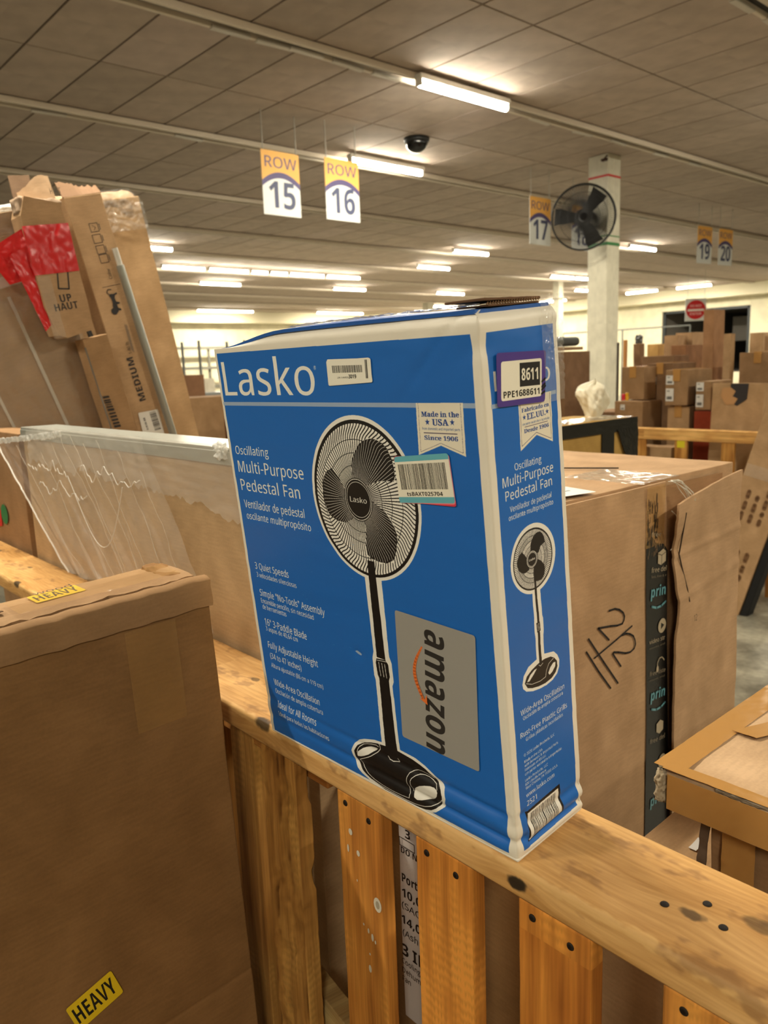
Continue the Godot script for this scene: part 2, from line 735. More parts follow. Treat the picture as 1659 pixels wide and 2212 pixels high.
func build_room() -> void:
	var floor_m := mat("floor_concrete", Color(0.64, 0.62, 0.56), 0.38)
	floor_m.albedo_texture = tex.concrete
	floor_m.uv1_triplanar = true
	floor_m.uv1_scale = Vector3(0.45, 0.45, 0.45)
	struct("floor", rbox(Vector3(42.0, 0.2, 42.0), 0.01), floor_m, at(Vector3(12.0, -0.1, -11.5)))
	var wall_m := mat("wall_paint", Color(0.86, 0.83, 0.72), 0.7)
	wall_m.albedo_texture = tex.wall
	wall_m.uv1_triplanar = true
	wall_m.uv1_scale = Vector3(0.2, 0.2, 0.2)
	struct("wall_back", rbox(Vector3(41.0, 4.6, 0.3), 0.01), wall_m, at(Vector3(11.5, 2.25, -31.65)))
	struct("wall_front", rbox(Vector3(41.0, 4.6, 0.3), 0.01), wall_m, at(Vector3(11.5, 2.25, 8.15)))
	struct("wall_left", rbox(Vector3(0.3, 4.6, 40.0), 0.01), wall_m, at(Vector3(-8.15, 2.25, -11.8)))
	# the right wall stands round a dark opening
	var wr := struct("wall_right", rbox(Vector3(0.3, 4.6, 14.1), 0.01), wall_m, at(Vector3(31.65, 2.25, -24.6)))
	part(wr, "wall_section", rbox(Vector3(0.3, 4.6, 22.0), 0.01), wall_m, at(Vector3(0, 0, 21.75)))
	part(wr, "wall_section", rbox(Vector3(0.3, 1.05, 3.7), 0.01), wall_m, at(Vector3(0, 1.775, 8.9)))
	part(wr, "wall_section", rbox(Vector3(0.3, 1.0, 3.7), 0.01), wall_m, at(Vector3(0, -1.8, 8.9)))
	# beyond it an unlit store room, deep enough to lose the light of the hall
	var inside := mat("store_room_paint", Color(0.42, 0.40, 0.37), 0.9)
	var room := [[Vector3(36.6, 3.66, -15.7), Vector3(10.0, 0.2, 3.9)], [Vector3(36.6, 0.85, -15.7), Vector3(10.0, 0.2, 3.9)], [Vector3(36.6, 2.25, -17.7), Vector3(10.0, 3.0, 0.2)], [Vector3(36.6, 2.25, -13.7), Vector3(10.0, 3.0, 0.2)], [Vector3(41.6, 2.25, -15.7), Vector3(0.2, 3.0, 4.2)]]
	for q in room:
		part(wr, "store_room_wall", rbox(q[1], 0.01), inside, at(q[0] - Vector3(31.65, 2.25, -24.6)))
	var wf := mat("opening_frame", Color(0.12, 0.14, 0.15), 0.5)
	var win := struct("window_1", rbox(Vector3(0.10, 2.55, 0.12), 0.01), wf, at(Vector3(31.6, 2.24, -17.48)))
	part(win, "frame_bar", rbox(Vector3(0.10, 2.55, 0.12), 0.01), wf, at(Vector3(0, 0, 3.56)))
	part(win, "frame_bar", rbox(Vector3(0.10, 0.12, 3.6), 0.01), wf, at(Vector3(0, 1.22, 1.78)))
	part(win, "shutter_panel", rbox(Vector3(0.05, 1.0, 1.2), 0.01), mat("shutter", Color(0.30, 0.28, 0.25), 0.7), at(Vector3(2.0, 0.45, 2.6)))
	# boxed-out beams under the ceiling along the back and the right wall
	var soffit := mat("soffit_paint", Color(0.84, 0.81, 0.70), 0.7)
	struct("trim_1", rbox(Vector3(39.0, 0.5, 0.75), 0.01), soffit, at(Vector3(11.6, 4.05, -31.1)))
	struct("trim_2", rbox(Vector3(0.75, 0.46, 39.0), 0.01), soffit, at(Vector3(31.1, 4.07, -11.6)))
	# pilasters on the back wall
	for x in [22.6, 27.4]:
		var p := struct("trim_%d" % (3 if x < 25 else 4), rbox(Vector3(0.45, 4.3, 0.2), 0.01), soffit, at(Vector3(x, 2.15, -31.4)))
		p.set_meta("label", "flat pilaster on the far wall")
	build_ceiling()
	build_pillars()


func build_ceiling() -> void:
	var joint := mat("ceiling_joint", Color(0.44, 0.39, 0.345), 0.9)
	var c := struct("ceiling", rbox(Vector3(42.0, 0.2, 42.0), 0.01), joint, at(Vector3(12.0, ceiling_y + 0.118, -11.5)))
	var inv := Vector3(-12.0, -(ceiling_y + 0.118), 11.5)
	var boards := []
	for i in 4:
		var tone: float = [1.0, 0.955, 1.03, 0.985][i]
		var m := mat("ceiling_board_%d" % i, Color(0.735 * tone, 0.67 * tone, 0.615 * tone * (1.02 if i == 2 else 1.0)), 0.85)
		m.albedo_texture = tex.wall
		m.uv1_triplanar = true
		m.uv1_scale = Vector3(0.35, 0.35, 0.35)
		boards.append(m)
	var sx := 0.6045
	var sz := 1.325
	var x0 := 2.452 - sx * 17
	var z0 := -5.545 + sz * 10
	var tile := rbox(Vector3(sx - 0.018, 0.016, sz - 0.018), 0.004)
	var light := Color(1.3, 1.3, 1.3)
	var near := []
	var rest := []
	var cam := Vector3(0, 1.7, 0)
	var fw := Vector3(0.649, -0.183, -0.738)
	for i in 66:
		for j in 29:
			var p := Vector3(x0 + sx * (i + 0.5), ceiling_y + 0.01, z0 - sz * (j + 0.5))
			if p.x > 31.2 or p.z < -31.2 or p.x < -7.8 or p.z > 7.8:
				continue
			var d := p - cam
			var seen := d.normalized().dot(fw) > 0.70 and d.length() < 17.0
			if seen:
				near.append([d.length(), p, i, j])
			else:
				rest.append(p)
	near.sort_custom(func(a, b): return a[0] < b[0])
	for k in near.size():
		var p: Vector3 = near[k][1]
		if k < 290:
			var h := hash(Vector2i(near[k][2], near[k][3])) % 11
			part(c, "ceiling_tile", tile, boards[0 if h < 5 else (1 if h < 8 else (2 if h < 9 else 3))], at(p + inv))
		else:
			rest.append(p)
	var st := SurfaceTool.new()
	st.begin(Mesh.PRIMITIVE_TRIANGLES)
	var flat_tile := BoxMesh.new()
	flat_tile.size = Vector3(sx - 0.018, 0.016, sz - 0.018)
	for p in rest:
		st.append_from(flat_tile, 0, at(p + inv))
	var o := part(c, "ceiling_tile", st.commit(), boards[0])
	o.set_meta("kind", "stuff")
	# light tracks: a shallow channel with two lips
	var track_m := mat("track_paint", Color(0.82, 0.77, 0.70), 0.55)
	var groove_m := mat("track_groove", Color(0.20, 0.185, 0.165), 0.8)
	var lip := rbox(Vector3(38.6, 0.055, 0.035), 0.006)
	var bed := rbox(Vector3(38.6, 0.02, 0.10), 0.004)
	for k in range(-5, 11):
		var z := -5.545 - 2.65 * k
		if z > 7.9 or z < -30.6:
			continue
		var t := part(c, "light_track", bed, groove_m, at(Vector3(11.6, ceiling_y - 0.012, z) + inv))
		part(t, "track_lip", lip, track_m, at(Vector3(0, -0.022, -0.062)))
		part(t, "track_lip", lip, track_m, at(Vector3(0, -0.022, 0.062)))
	# dead fittings left on the nearest tracks
	var rng := RandomNumberGenerator.new()
	rng.seed = 5
	var dead := rbox(Vector3(0.34, 0.03, 0.05), 0.006)
	var clip_m := mat("fitting_white", Color(0.74, 0.71, 0.66), 0.45)
	for q in [[3.55, -5.6], [3.95, -5.6], [4.25, -5.58], [4.7, -5.6], [5.15, -5.6], [7.4, -5.62], [8.2, -5.62], [8.9, -5.6], [9.9, -5.6], [10.8, -5.6], [6.35, -2.96], [6.9, -2.96], [7.6, -2.96], [3.1, -8.25], [4.6, -8.25], [14.0, -8.25], [15.5, -10.9], [20.0, -13.5]]:
		part(c, "empty_lamp_holder", dead, clip_m, at(Vector3(q[0], ceiling_y - 0.055, q[1]) + inv, Vector3(0, rng.randf_range(-2, 2), rng.randf_range(-1.5, 1.5))))


func build_pillars() -> void:
	var white := mat("pillar_paint", Color(0.80, 0.78, 0.70), 0.6)
	white.albedo_texture = tex.wall
	white.uv1_triplanar = true
	white.uv1_scale = Vector3(0.6, 0.6, 0.6)
	var t := thing("pillar", "white square pillar with a red line, carrying the round black fan", "pillar", at(Vector3(9.57, 0, -6.21)))
	part(t, "shaft", rbox(Vector3(0.30, 4.3, 0.30), 0.012), white, at(Vector3(0, 2.15, 0)))
	var red := mat("red_tape", Color(0.72, 0.10, 0.12), 0.5)
	part(t, "red_stripe", rbox(Vector3(0.306, 0.035, 0.306), 0.012), red, at(Vector3(0, 4.03, 0)))
	var green := mat("green_tape", Color(0.20, 0.45, 0.25), 0.5)
	part(t, "green_stripe", rbox(Vector3(0.306, 0.02, 0.306), 0.012), green, at(Vector3(0, 3.28, 0)))
	part(t, "green_stripe", rbox(Vector3(0.306, 0.05, 0.306), 0.012), green, at(Vector3(0, 3.18, 0)))
	part(t, "broken_plaster", rbox(Vector3(0.10, 0.09, 0.12), 0.01, Vector3i(3, 3, 3), dents(7, 0.02, 20.0)), mat("plaster_hole", Color(0.24, 0.15, 0.10), 0.9), at(Vector3(-0.11, 4.24, 0.09)))
	var t2 := thing("pillar", "slim far pillar with a brown conduit, above the printed blue carton", "pillar", at(Vector3(24.2, 0, -24.2)))
	part(t2, "shaft", rbox(Vector3(0.34, 4.3, 0.34), 0.012), white, at(Vector3(0, 2.15, 0)))
	part(t2, "conduit", rbox(Vector3(0.06, 2.6, 0.10), 0.01), mat("conduit", Color(0.35, 0.26, 0.18), 0.7), at(Vector3(-0.18, 1.9, 0.08)))
	var t3 := thing("pillar", "slim far pillar just left of the pillar with the fan", "pillar", at(Vector3(22.6, 0, -16.4)))
	part(t3, "shaft", rbox(Vector3(0.25, 4.3, 0.25), 0.012), white, at(Vector3(0, 2.15, 0)))
	part(t3, "collar", rbox(Vector3(0.27, 0.05, 0.27), 0.01), mat("pillar_band", Color(0.55, 0.5, 0.44), 0.7), at(Vector3(0, 3.7, 0)))


# ---------------------------------------------------------------- lamps

func lamp(p: Vector3, along_z: bool, length: float, label: String, group := "") -> void:
	var t := thing("tube_light", label, "light", at(p, Vector3(0, 90 if along_z else 0, 0)), group)
	var white := mat("lamp_housing", Color(0.82, 0.81, 0.78), 0.4)
	part(t, "housing", rbox(Vector3(length + 0.06, 0.05, 0.09), 0.01), white, at(Vector3(0, 0.055, 0)))
	var glow := mat("lamp_glow", Color(0.95, 0.95, 0.92), 0.4)
	glow.emission_enabled = true
	glow.emission = lamp_tint
	glow.emission_energy_multiplier = lamp_glow
	part(t, "tube", tube([Vector3(-length / 2, 0, 0), Vector3(0, 0, 0), Vector3(length / 2, 0, 0)], 0.034, 14), glow)
	var cap := rbox(Vector3(0.03, 0.07, 0.075), 0.008)
	part(t, "end_cap", cap, white, at(Vector3(-length / 2 - 0.012, 0.01, 0)))
	part(t, "end_cap", cap, white, at(Vector3(length / 2 + 0.012, 0.01, 0)))
	var l := AreaLight3D.new()
	l.name = "tube_light_beam"
	l.area_size = Vector2(length, 0.08)
	l.light_color = lamp_tint
	l.light_energy = lamp_energy * length
	l.area_range = 60.0
	l.area_attenuation = 2.0
	l.shadow_enabled = true
	t.add_child(l)
	l.position = Vector3(0, -0.04, 0)
	l.rotation_degrees = Vector3(-90, 0, 0)


func build_lamps() -> void:
	var y := ceiling_y - 0.11
	var r := func(k): return -5.545 - 2.65 * k
	lamp(Vector3(6.0, y, -5.43), false, 1.2, "long bright tube light nearest the camera, right of the dome")
	lamp(Vector3(7.18, y, -7.85), false, 1.2, "bright tube light beside the second hanging row sign")
	lamp(Vector3(14.15, y, -12.7), false, 1.15, "short bright tube light below the dome, right of the middle")
	lamp(Vector3(17.42, y, -10.25), false, 1.1, "bright tube light just right of the pillar with the fan")
	lamp(Vector3(15.35, y, -15.1), false, 1.15, "bright tube light left of and below the third hanging sign")
	lamp(Vector3(20.95, y, -15.05), false, 1.15, "left one of the two joined tubes just left of the fan pillar", "paired tubes left of the fan pillar")
	lamp(Vector3(22.22, y, -15.05), false, 1.15, "right one of the two joined tubes touching the fan pillar", "paired tubes left of the fan pillar")
	for a in [[9.53, 1.1, "first"], [10.78, 1.1, "second"], [11.68, 0.46, "third and shortest"], [12.28, 0.5, "fourth"], [13.2, 1.1, "fifth"], [14.46, 1.15, "last"]]:
		lamp(Vector3(a[0], y, -17.8), false, a[1], "%s tube from the left in the long bright row" % a[2], "long row of lit tubes")
	lamp(Vector3(7.5, y, -15.3), false, 0.9, "tube light half hidden by the tall leaning carton")
	lamp(Vector3(12.13, y, -20.55), false, 1.3, "single tube light under the left end of the long bright row")
	lamp(Vector3(16.82, y, -20.4), false, 1.3, "single tube light under the right end of the long bright row")
	lamp(Vector3(21.46, y, -20.3), false, 1.4, "single tube light beside the distant pillar with the conduit")
	lamp(Vector3(25.9, y, -17.6), false, 1.2, "tube light low against the left side of the pillar with the fan")
	for a in [[16.95, -29.5, 1.4, "first"], [18.3, -29.6, 1.3, "second"], [23.0, -29.4, 1.5, "third"], [24.45, -29.5, 1.2, "fourth"], [28.3, -29.7, 1.6, "last"]]:
		lamp(Vector3(a[0], y, a[1]), false, a[2], "%s tube from the left along the far wall" % a[3], "tubes along the far wall")
	lamp(Vector3(26.1, y, -25.0), false, 1.5, "left of the two tubes low over the blue carton's middle", "tubes low over the blue carton")
	lamp(Vector3(28.1, y, -24.8), false, 1.8, "right of the two tubes low over the blue carton's middle", "tubes low over the blue carton")
	lamp(Vector3(29.7, y, -23.4), false, 1.2, "tube light low over the right top corner of the blue carton")
	for a in [[-21.3, "just left of the fan pillar, lowest of all"], [-17.05, "first on the right of the fan pillar"], [-14.9, "above the red no entry sign"], [-11.0, "nearest the right edge of the picture"]]:
		lamp(Vector3(29.0, y, a[0]), true, 1.35, "tube along the right wall, " + a[1], "tubes along the right wall")
	# behind and beside the camera: their light falls on the near cartons
	for a in [[-3.2, -1, "left of the camera"], [-2.6, -3, "behind the camera to the left"], [0.9, -1, "above the camera"], [3.4, -3, "behind the camera to the right"], [9.6, -1, "just past the right edge"], [13.4, -2, "far past the right edge"], [8.2, -3, "well to the right behind the camera"]]:
		lamp(Vector3(a[0], y, r.call(a[1])), false, 1.2, "lit tube on the ceiling %s, out of the picture" % a[2], "lit tubes round the camera")


# ---------------------------------------------------------------- things under the ceiling

func row_sign(x: float, z: float, number: String, label: String, turn := 0.0, bottom := 3.29) -> void:
	var w := 0.475
	var h := 0.635
	var t := thing("hanging_row_sign", label, "sign", at(Vector3(x, bottom, z), Vector3(0, turn, 0)), "hanging row signs")
	part(t, "panel", rbox(Vector3(w, h, 0.006), 0.002), mat("sign_white", Color(0.86, 0.87, 0.86), 0.5), at(Vector3(0, h / 2, 0)))
	var wire_m := mat("sign_wire", Color(0.66, 0.64, 0.6), 0.5)
	for s in [-1, 1]:
		part(t, "wire", tube([Vector3(s * (w / 2 - 0.03), h - 0.01, 0), Vector3(s * (w / 2 - 0.03), ceiling_y - bottom, 0)], 0.006, 6), wire_m)
	var k := Flat.new()
	k.lift = 0.0004
	var orange := Color(0.93, 0.70, 0.35)
	var violet := Color(0.33, 0.29, 0.47)
	# the orange head runs down to a violet arch; everything below is white
	var top := []
	var arch := []
	for i in 25:
		var u := -237.0 + 474.0 * i / 24.0
		top.append(Vector2(u, 205.0 + 95.0 * pow(u / 237.0, 2.0)))
	for i in range(24, -1, -1):
		arch.append(top[i] + Vector2(0, 58))
	k.poly([Vector2(-237, 1), Vector2(237, 1)] + Array(top).duplicate().slice(0, 25).filter(func(_p): return true).map(func(p): return Vector2(-p.x, p.y)), orange)
	k.poly(top + arch, violet)
	k.text("ROW", Vector2(-195, 165), Vector2(205, 165), 108, violet, "sans")
	k.text(number, Vector2(-160, 560), Vector2(170, 560), 262, Color(0.27, 0.30, 0.42), "sans bold")
	part(t, "print", k.mesh(), ink_mat(), at(Vector3(0, h, 0.0035)))


func build_hanging() -> void:
	row_sign(5.03, -7.15, "15", "orange and white hanging sign reading ROW 15, largest of the row")
	row_sign(5.77, -7.05, "16", "hanging sign reading ROW 16, beside the lit tube")
	row_sign(9.36, -7.10, "17", "hanging sign reading ROW 17, left of the round fan")
	row_sign(10.42, -7.15, "18", "hanging sign mostly hidden behind the round fan")
	row_sign(14.05, -7.05, "19", "hanging sign reading ROW 19, at far right", -4.0)
	row_sign(14.75, -7.0, "20", "hanging sign reading ROW 20, at the right edge", -4.0)
	# dome
	var t := thing("security_dome", "dark glossy dome on the ceiling between the two near tubes", "camera dome", at(Vector3(6.88, ceiling_y, -7.0)))
	part(t, "mount_ring", lathe([Vector2(0.0, 0.0), Vector2(0.15, 0.0), Vector2(0.15, -0.03), Vector2(0.14, -0.05), Vector2(0.0, -0.05)]), mat("dome_ring", Color(0.10, 0.11, 0.12), 0.5))
	var prof := []
	for i in 13:
		var a := PI / 2 * i / 12.0
		prof.append(Vector2(0.132 * cos(a), -0.05 - 0.11 * sin(a)))
	part(t, "dome", lathe(prof, 40), mat("dome_glass", Color(0.03, 0.035, 0.05), 0.06))
	# red and white sign over the far opening
	var s := thing("no_entry_sign", "red round no entry sign on a white board over the dark opening", "sign", at(Vector3(24.0, 2.72, -12.25), Vector3(0, -50, 0)))
	part(s, "board", rbox(Vector3(0.62, 0.68, 0.02), 0.004), mat("sign_white", Color.WHITE), at(Vector3(0, 0.34, 0)))
	var k := Flat.new()
	k.lift = 0.001
	k.ellipse(Vector2(0, 320), 290, 290, Color(0.80, 0.12, 0.15))
	k.rect(-240, 300, 240, 362, Color(0.93, 0.90, 0.88))
	k.text("DO NOT", Vector2(-170, 240), Vector2(170, 240), 75, Color(0.93, 0.75, 0.75), "sans bold")
	k.text("ENTER", Vector2(-170, 480), Vector2(170, 480), 75, Color(0.93, 0.75, 0.75), "sans bold")
	part(s, "print", k.mesh(), ink_mat(), at(Vector3(0, 0.66, 0.011)))
	for sgn in [-1, 1]:
		part(s, "wire", tube([Vector3(sgn * 0.25, 0.67, 0), Vector3(sgn * 0.25, ceiling_y - 2.72, 0)], 0.006, 6), mat("sign_wire", Color.WHITE))
	wall_fan()


func wall_fan() -> void:
	var c := Vector3(8.98, 3.475, -6.13)
	var look := (Vector3(0.0, 1.9, 0.3) - c).normalized()
	var right := Vector3.UP.cross(look).normalized()
	var t := thing("wall_fan", "round black caged fan fixed high on the white pillar", "fan", Transform3D(Basis(right, look.cross(right), look), c))
	var black := mat("fan_black", Color(0.055, 0.055, 0.06), 0.45)
	var cage := mat("fan_wire", Color(0.085, 0.085, 0.09), 0.45)
	var circle := func(r, z): return steps(0, TAU * 47 / 48, 47).map(func(a): return Vector3(cos(a) * r, sin(a) * r, z))
	for a in [[0.40, 0.0, 0.010], [0.395, -0.13, 0.008], [0.30, 0.045, 0.003], [0.20, 0.06, 0.003], [0.10, 0.068, 0.004]]:
		part(t, "cage_ring", tube(circle.call(a[0], a[1]), a[2], 8, true), cage)
	var wire := tube([Vector3(0.06, 0, 0.07), Vector3(0.20, 0, 0.06), Vector3(0.33, 0, 0.035), Vector3(0.40, 0, 0.0), Vector3(0.395, 0, -0.13), Vector3(0.2, 0, -0.2), Vector3(0.06, 0, -0.2)], 0.0034, 5)
	for i in 90:
		part(t, "cage_wire", wire, cage, at(Vector3.ZERO, Vector3(0, 0, i * 4.0)))
	part(t, "hub", lathe([Vector2(0, 0.075), Vector2(0.07, 0.07), Vector2(0.085, 0.05), Vector2(0.085, -0.1), Vector2(0.0, -0.1)], 24), black, at(Vector3.ZERO, Vector3(90, 0, 0)))
	part(t, "motor", lathe([Vector2(0, -0.1), Vector2(0.10, -0.1), Vector2(0.10, -0.25), Vector2(0.08, -0.30), Vector2(0.0, -0.30)], 24), black, at(Vector3.ZERO, Vector3(90, 0, 0)))
	var blade := grid(steps(0.06, 0.36, 8), steps(-1, 1, 6), func(r, s): return Vector3(r, s * (0.04 + 0.30 * (r - 0.06) * (1.0 - 0.9 * (r - 0.06))), -0.05 + s * 0.035), none, false, 0.004)
	for i in 3:
		part(t, "blade", blade, black, at(Vector3.ZERO, Vector3(0, 0, 55 + i * 120)))
	part(t, "bracket", tube([Vector3(0, 0, -0.28), Vector3(0.02, -0.08, -0.36), Vector3(0.10, -0.12, -0.44)], 0.03, 10), black)


# ---------------------------------------------------------------- the pallet bin in front

func nail(parent: Node, p: Vector3, facing: Vector3, r := 0.005) -> void:
	var n := part(parent, "nail", lathe([Vector2(0, 0.0012), Vector2(r * 0.8, 0.001), Vector2(r, 0.0), Vector2(r, -0.004), Vector2(0, -0.004)], 14), mat("nail_rust", Color(0.13, 0.10, 0.075), 0.6, 0.4))
	n.transform = Transform3D(Basis(Quaternion(Vector3.UP, facing)), p)


func build_pallet_bin() -> void:
	var t := thing("pallet_bin", "wooden pallet bin wall with upright slats under a wide top plank", "pallet", at(Vector3(0.6, 0, -1.5)))
	var o := Vector3(-0.6, 0, 1.5)
	# the top plank: a rounded section swept along z, its front arris worn
	var worn := noise(71, 9.0, 3)
	var w := 0.145
	var th := 0.040
	var section := [[0.0, w, 0.0]]
	# section points as (x from front, y from top, distance round from the back edge of the top)
	section = [[w, -0.004, 0.0], [w - 0.003, 0.0, 0.004]]
	for i in range(1, 12):
		section.append([w - 0.003 - (w - 0.008) * i / 11.0, 0.0, 0.004 + 0.137 * i / 11.0])
	section.append_array([[0.0025, -0.0012, 0.1445], [0.0008, -0.003, 0.147], [0.0, -0.006, 0.15]])
	for i in range(1, 5):
		section.append([0.0, -0.006 - (th - 0.010) * i / 4.0, 0.15 + 0.03 * i / 4.0])
	section.append_array([[0.003, -th, 0.185], [w - 0.003, -th, 0.199], [w, -th + 0.004, 0.2], [w, -0.004, 0.2]])
	var zs := []
	for i in 161:
		zs.append(-3.7 + 4.3 * i / 160.0)
	var fn := func(z, j):
		var s: Array = section[j]
		var near_edge: float = exp(-pow((s[2] - 0.147) / 0.006, 2.0))
		var chip: float = maxf(0.0, worn.get_noise_2d(z, 3.0)) * 0.006 * near_edge
		var wave: float = worn.get_noise_2d(z * 0.15, 11.0) * 0.0015
		return Vector3(0.600 + s[0] + chip * 0.7, 1.164 + s[1] - chip + wave, z) + o
	var plank_m := mat("plank_wood", Color(0.97, 0.97, 0.97), 0.62)
	plank_m.albedo_texture = tex.plank
	plank_m.metallic_specular = 0.4
	part(t, "top_plank", grid(zs, range(section.size()), fn, func(z, j): return Vector2((z + 1.25) / 1.2, section[j][2] / 0.2), true), plank_m)
	for p in [[0.685, -0.316], [0.664, -0.290], [0.709, -0.260], [0.655, -0.345]]:
		nail(t, Vector3(p[0], 1.1645, p[1]) + o, Vector3.UP, 0.0045)
	# upright slats: centre z, width, x of the front, top, thickness, tone
	var tones := [Color(0.80, 0.56, 0.27), Color(0.86, 0.59, 0.27), Color(0.86, 0.57, 0.24), Color(0.76, 0.56, 0.29)]
	var slats := [[-1.215, 0.085, 0.632, 0.022, 3], [-1.112, 0.074, 0.632, 0.022, 3], [-0.9595, 0.093, 0.604, 0.030, 3], [-0.7635, 0.093, 0.604, 0.022, 1], [-0.604, 0.096, 0.604, 0.024, 2], [-0.442, 0.094, 0.604, 0.024, 2], [-0.269, 0.098, 0.604, 0.024, 1], [-0.10, 0.095, 0.604, 0.024, 0]]
	for i in slats.size():
		var s: Array = slats[i]
		var rough_edge := noise(80 + i, 14.0, 3)
		var rot: float = 0.010 if i == 2 else 0.0015
		var f := func(p: Vector3) -> float:
			var h: float = maxf(0.0, rough_edge.get_noise_3d(p.x * 0.6, p.y * 0.8, p.z)) * rot
			if rot > 0.005 and p.x < 0.0:
				h += maxf(0.0, rough_edge.get_noise_3d(0.0, p.y * 0.25, p.z * 5.0) - 0.15) * 0.012
			return h
		var hgt := 1.02
		var b := part(t, "slat", rbox(Vector3(s[3], hgt, s[1]), 0.004, Vector3i(1, 90 if i == 2 else 30, 10 if i == 2 else 3), f), wood(i % 2, tones[s[4]], i * 0.31), at(Vector3(s[2] + s[3] / 2, 1.1235 - hgt / 2, s[0]) + o))
		if i >= 3:
			var top_nails := [[-0.027, -0.016], [0.022, -0.022]]
			for q in top_nails:
				nail(b, Vector3(-s[3] / 2 - 0.0003, hgt / 2 + q[1], q[0]), Vector3(-1, 0, 0), 0.0045)
	# paint drips on the third slat in view
	var spots := [[-18, 52, 4, 5], [-3, 78, 3.5, 4.5], [-25, 80, 2, 6], [34, 138, 8, 11], [20, 196, 2.5, 6], [12, 190, 2, 4], [26, 200, 1.5, 3], [2, 185, 1.6, 2], [13, 226, 1.5, 2], [12, 250, 3, 6], [-8, 122, 1, 2]]
	for s in spots:
		var drip := Flat.new()
		drip.ellipse(Vector2.ZERO, s[2], s[3], Color(0.80, 0.77, 0.70), 14)
		if s[2] > 5:
			drip.ellipse(Vector2.ZERO, 4, 6, Color(0.62, 0.58, 0.50), 14)
		part(t, "paint_drip", drip.mesh(), ink_mat(), face_left(Vector3(0.6034, 1.12 - s[1] * 0.001, -0.7635 + s[0] * 0.001) + o))
	# stringer end under the plank and the rails behind the slats
	part(t, "stringer", rbox(Vector3(0.040, 0.043, 0.60), 0.003), wood(2, Color(0.72, 0.48, 0.23), 0.2), at(Vector3(0.655, 1.1025, -1.173) + o))
	part(t, "lower_rail", rbox(Vector3(0.045, 0.09, 4.2), 0.003), wood(3, Color(0.70, 0.50, 0.28), 0.5), at(Vector3(0.66, 0.16, -1.6) + o))
	part(t, "lower_rail", rbox(Vector3(0.04, 0.10, 0.36), 0.003), wood(2, Color(0.76, 0.66, 0.45), 0.7), at(Vector3(0.655, 0.60, -0.84) + o, Vector3(14, 0, -12)))


# ---------------------------------------------------------------- the printed blue carton

const FW := 466.0
const FD := 121.5
const FH := 570.0


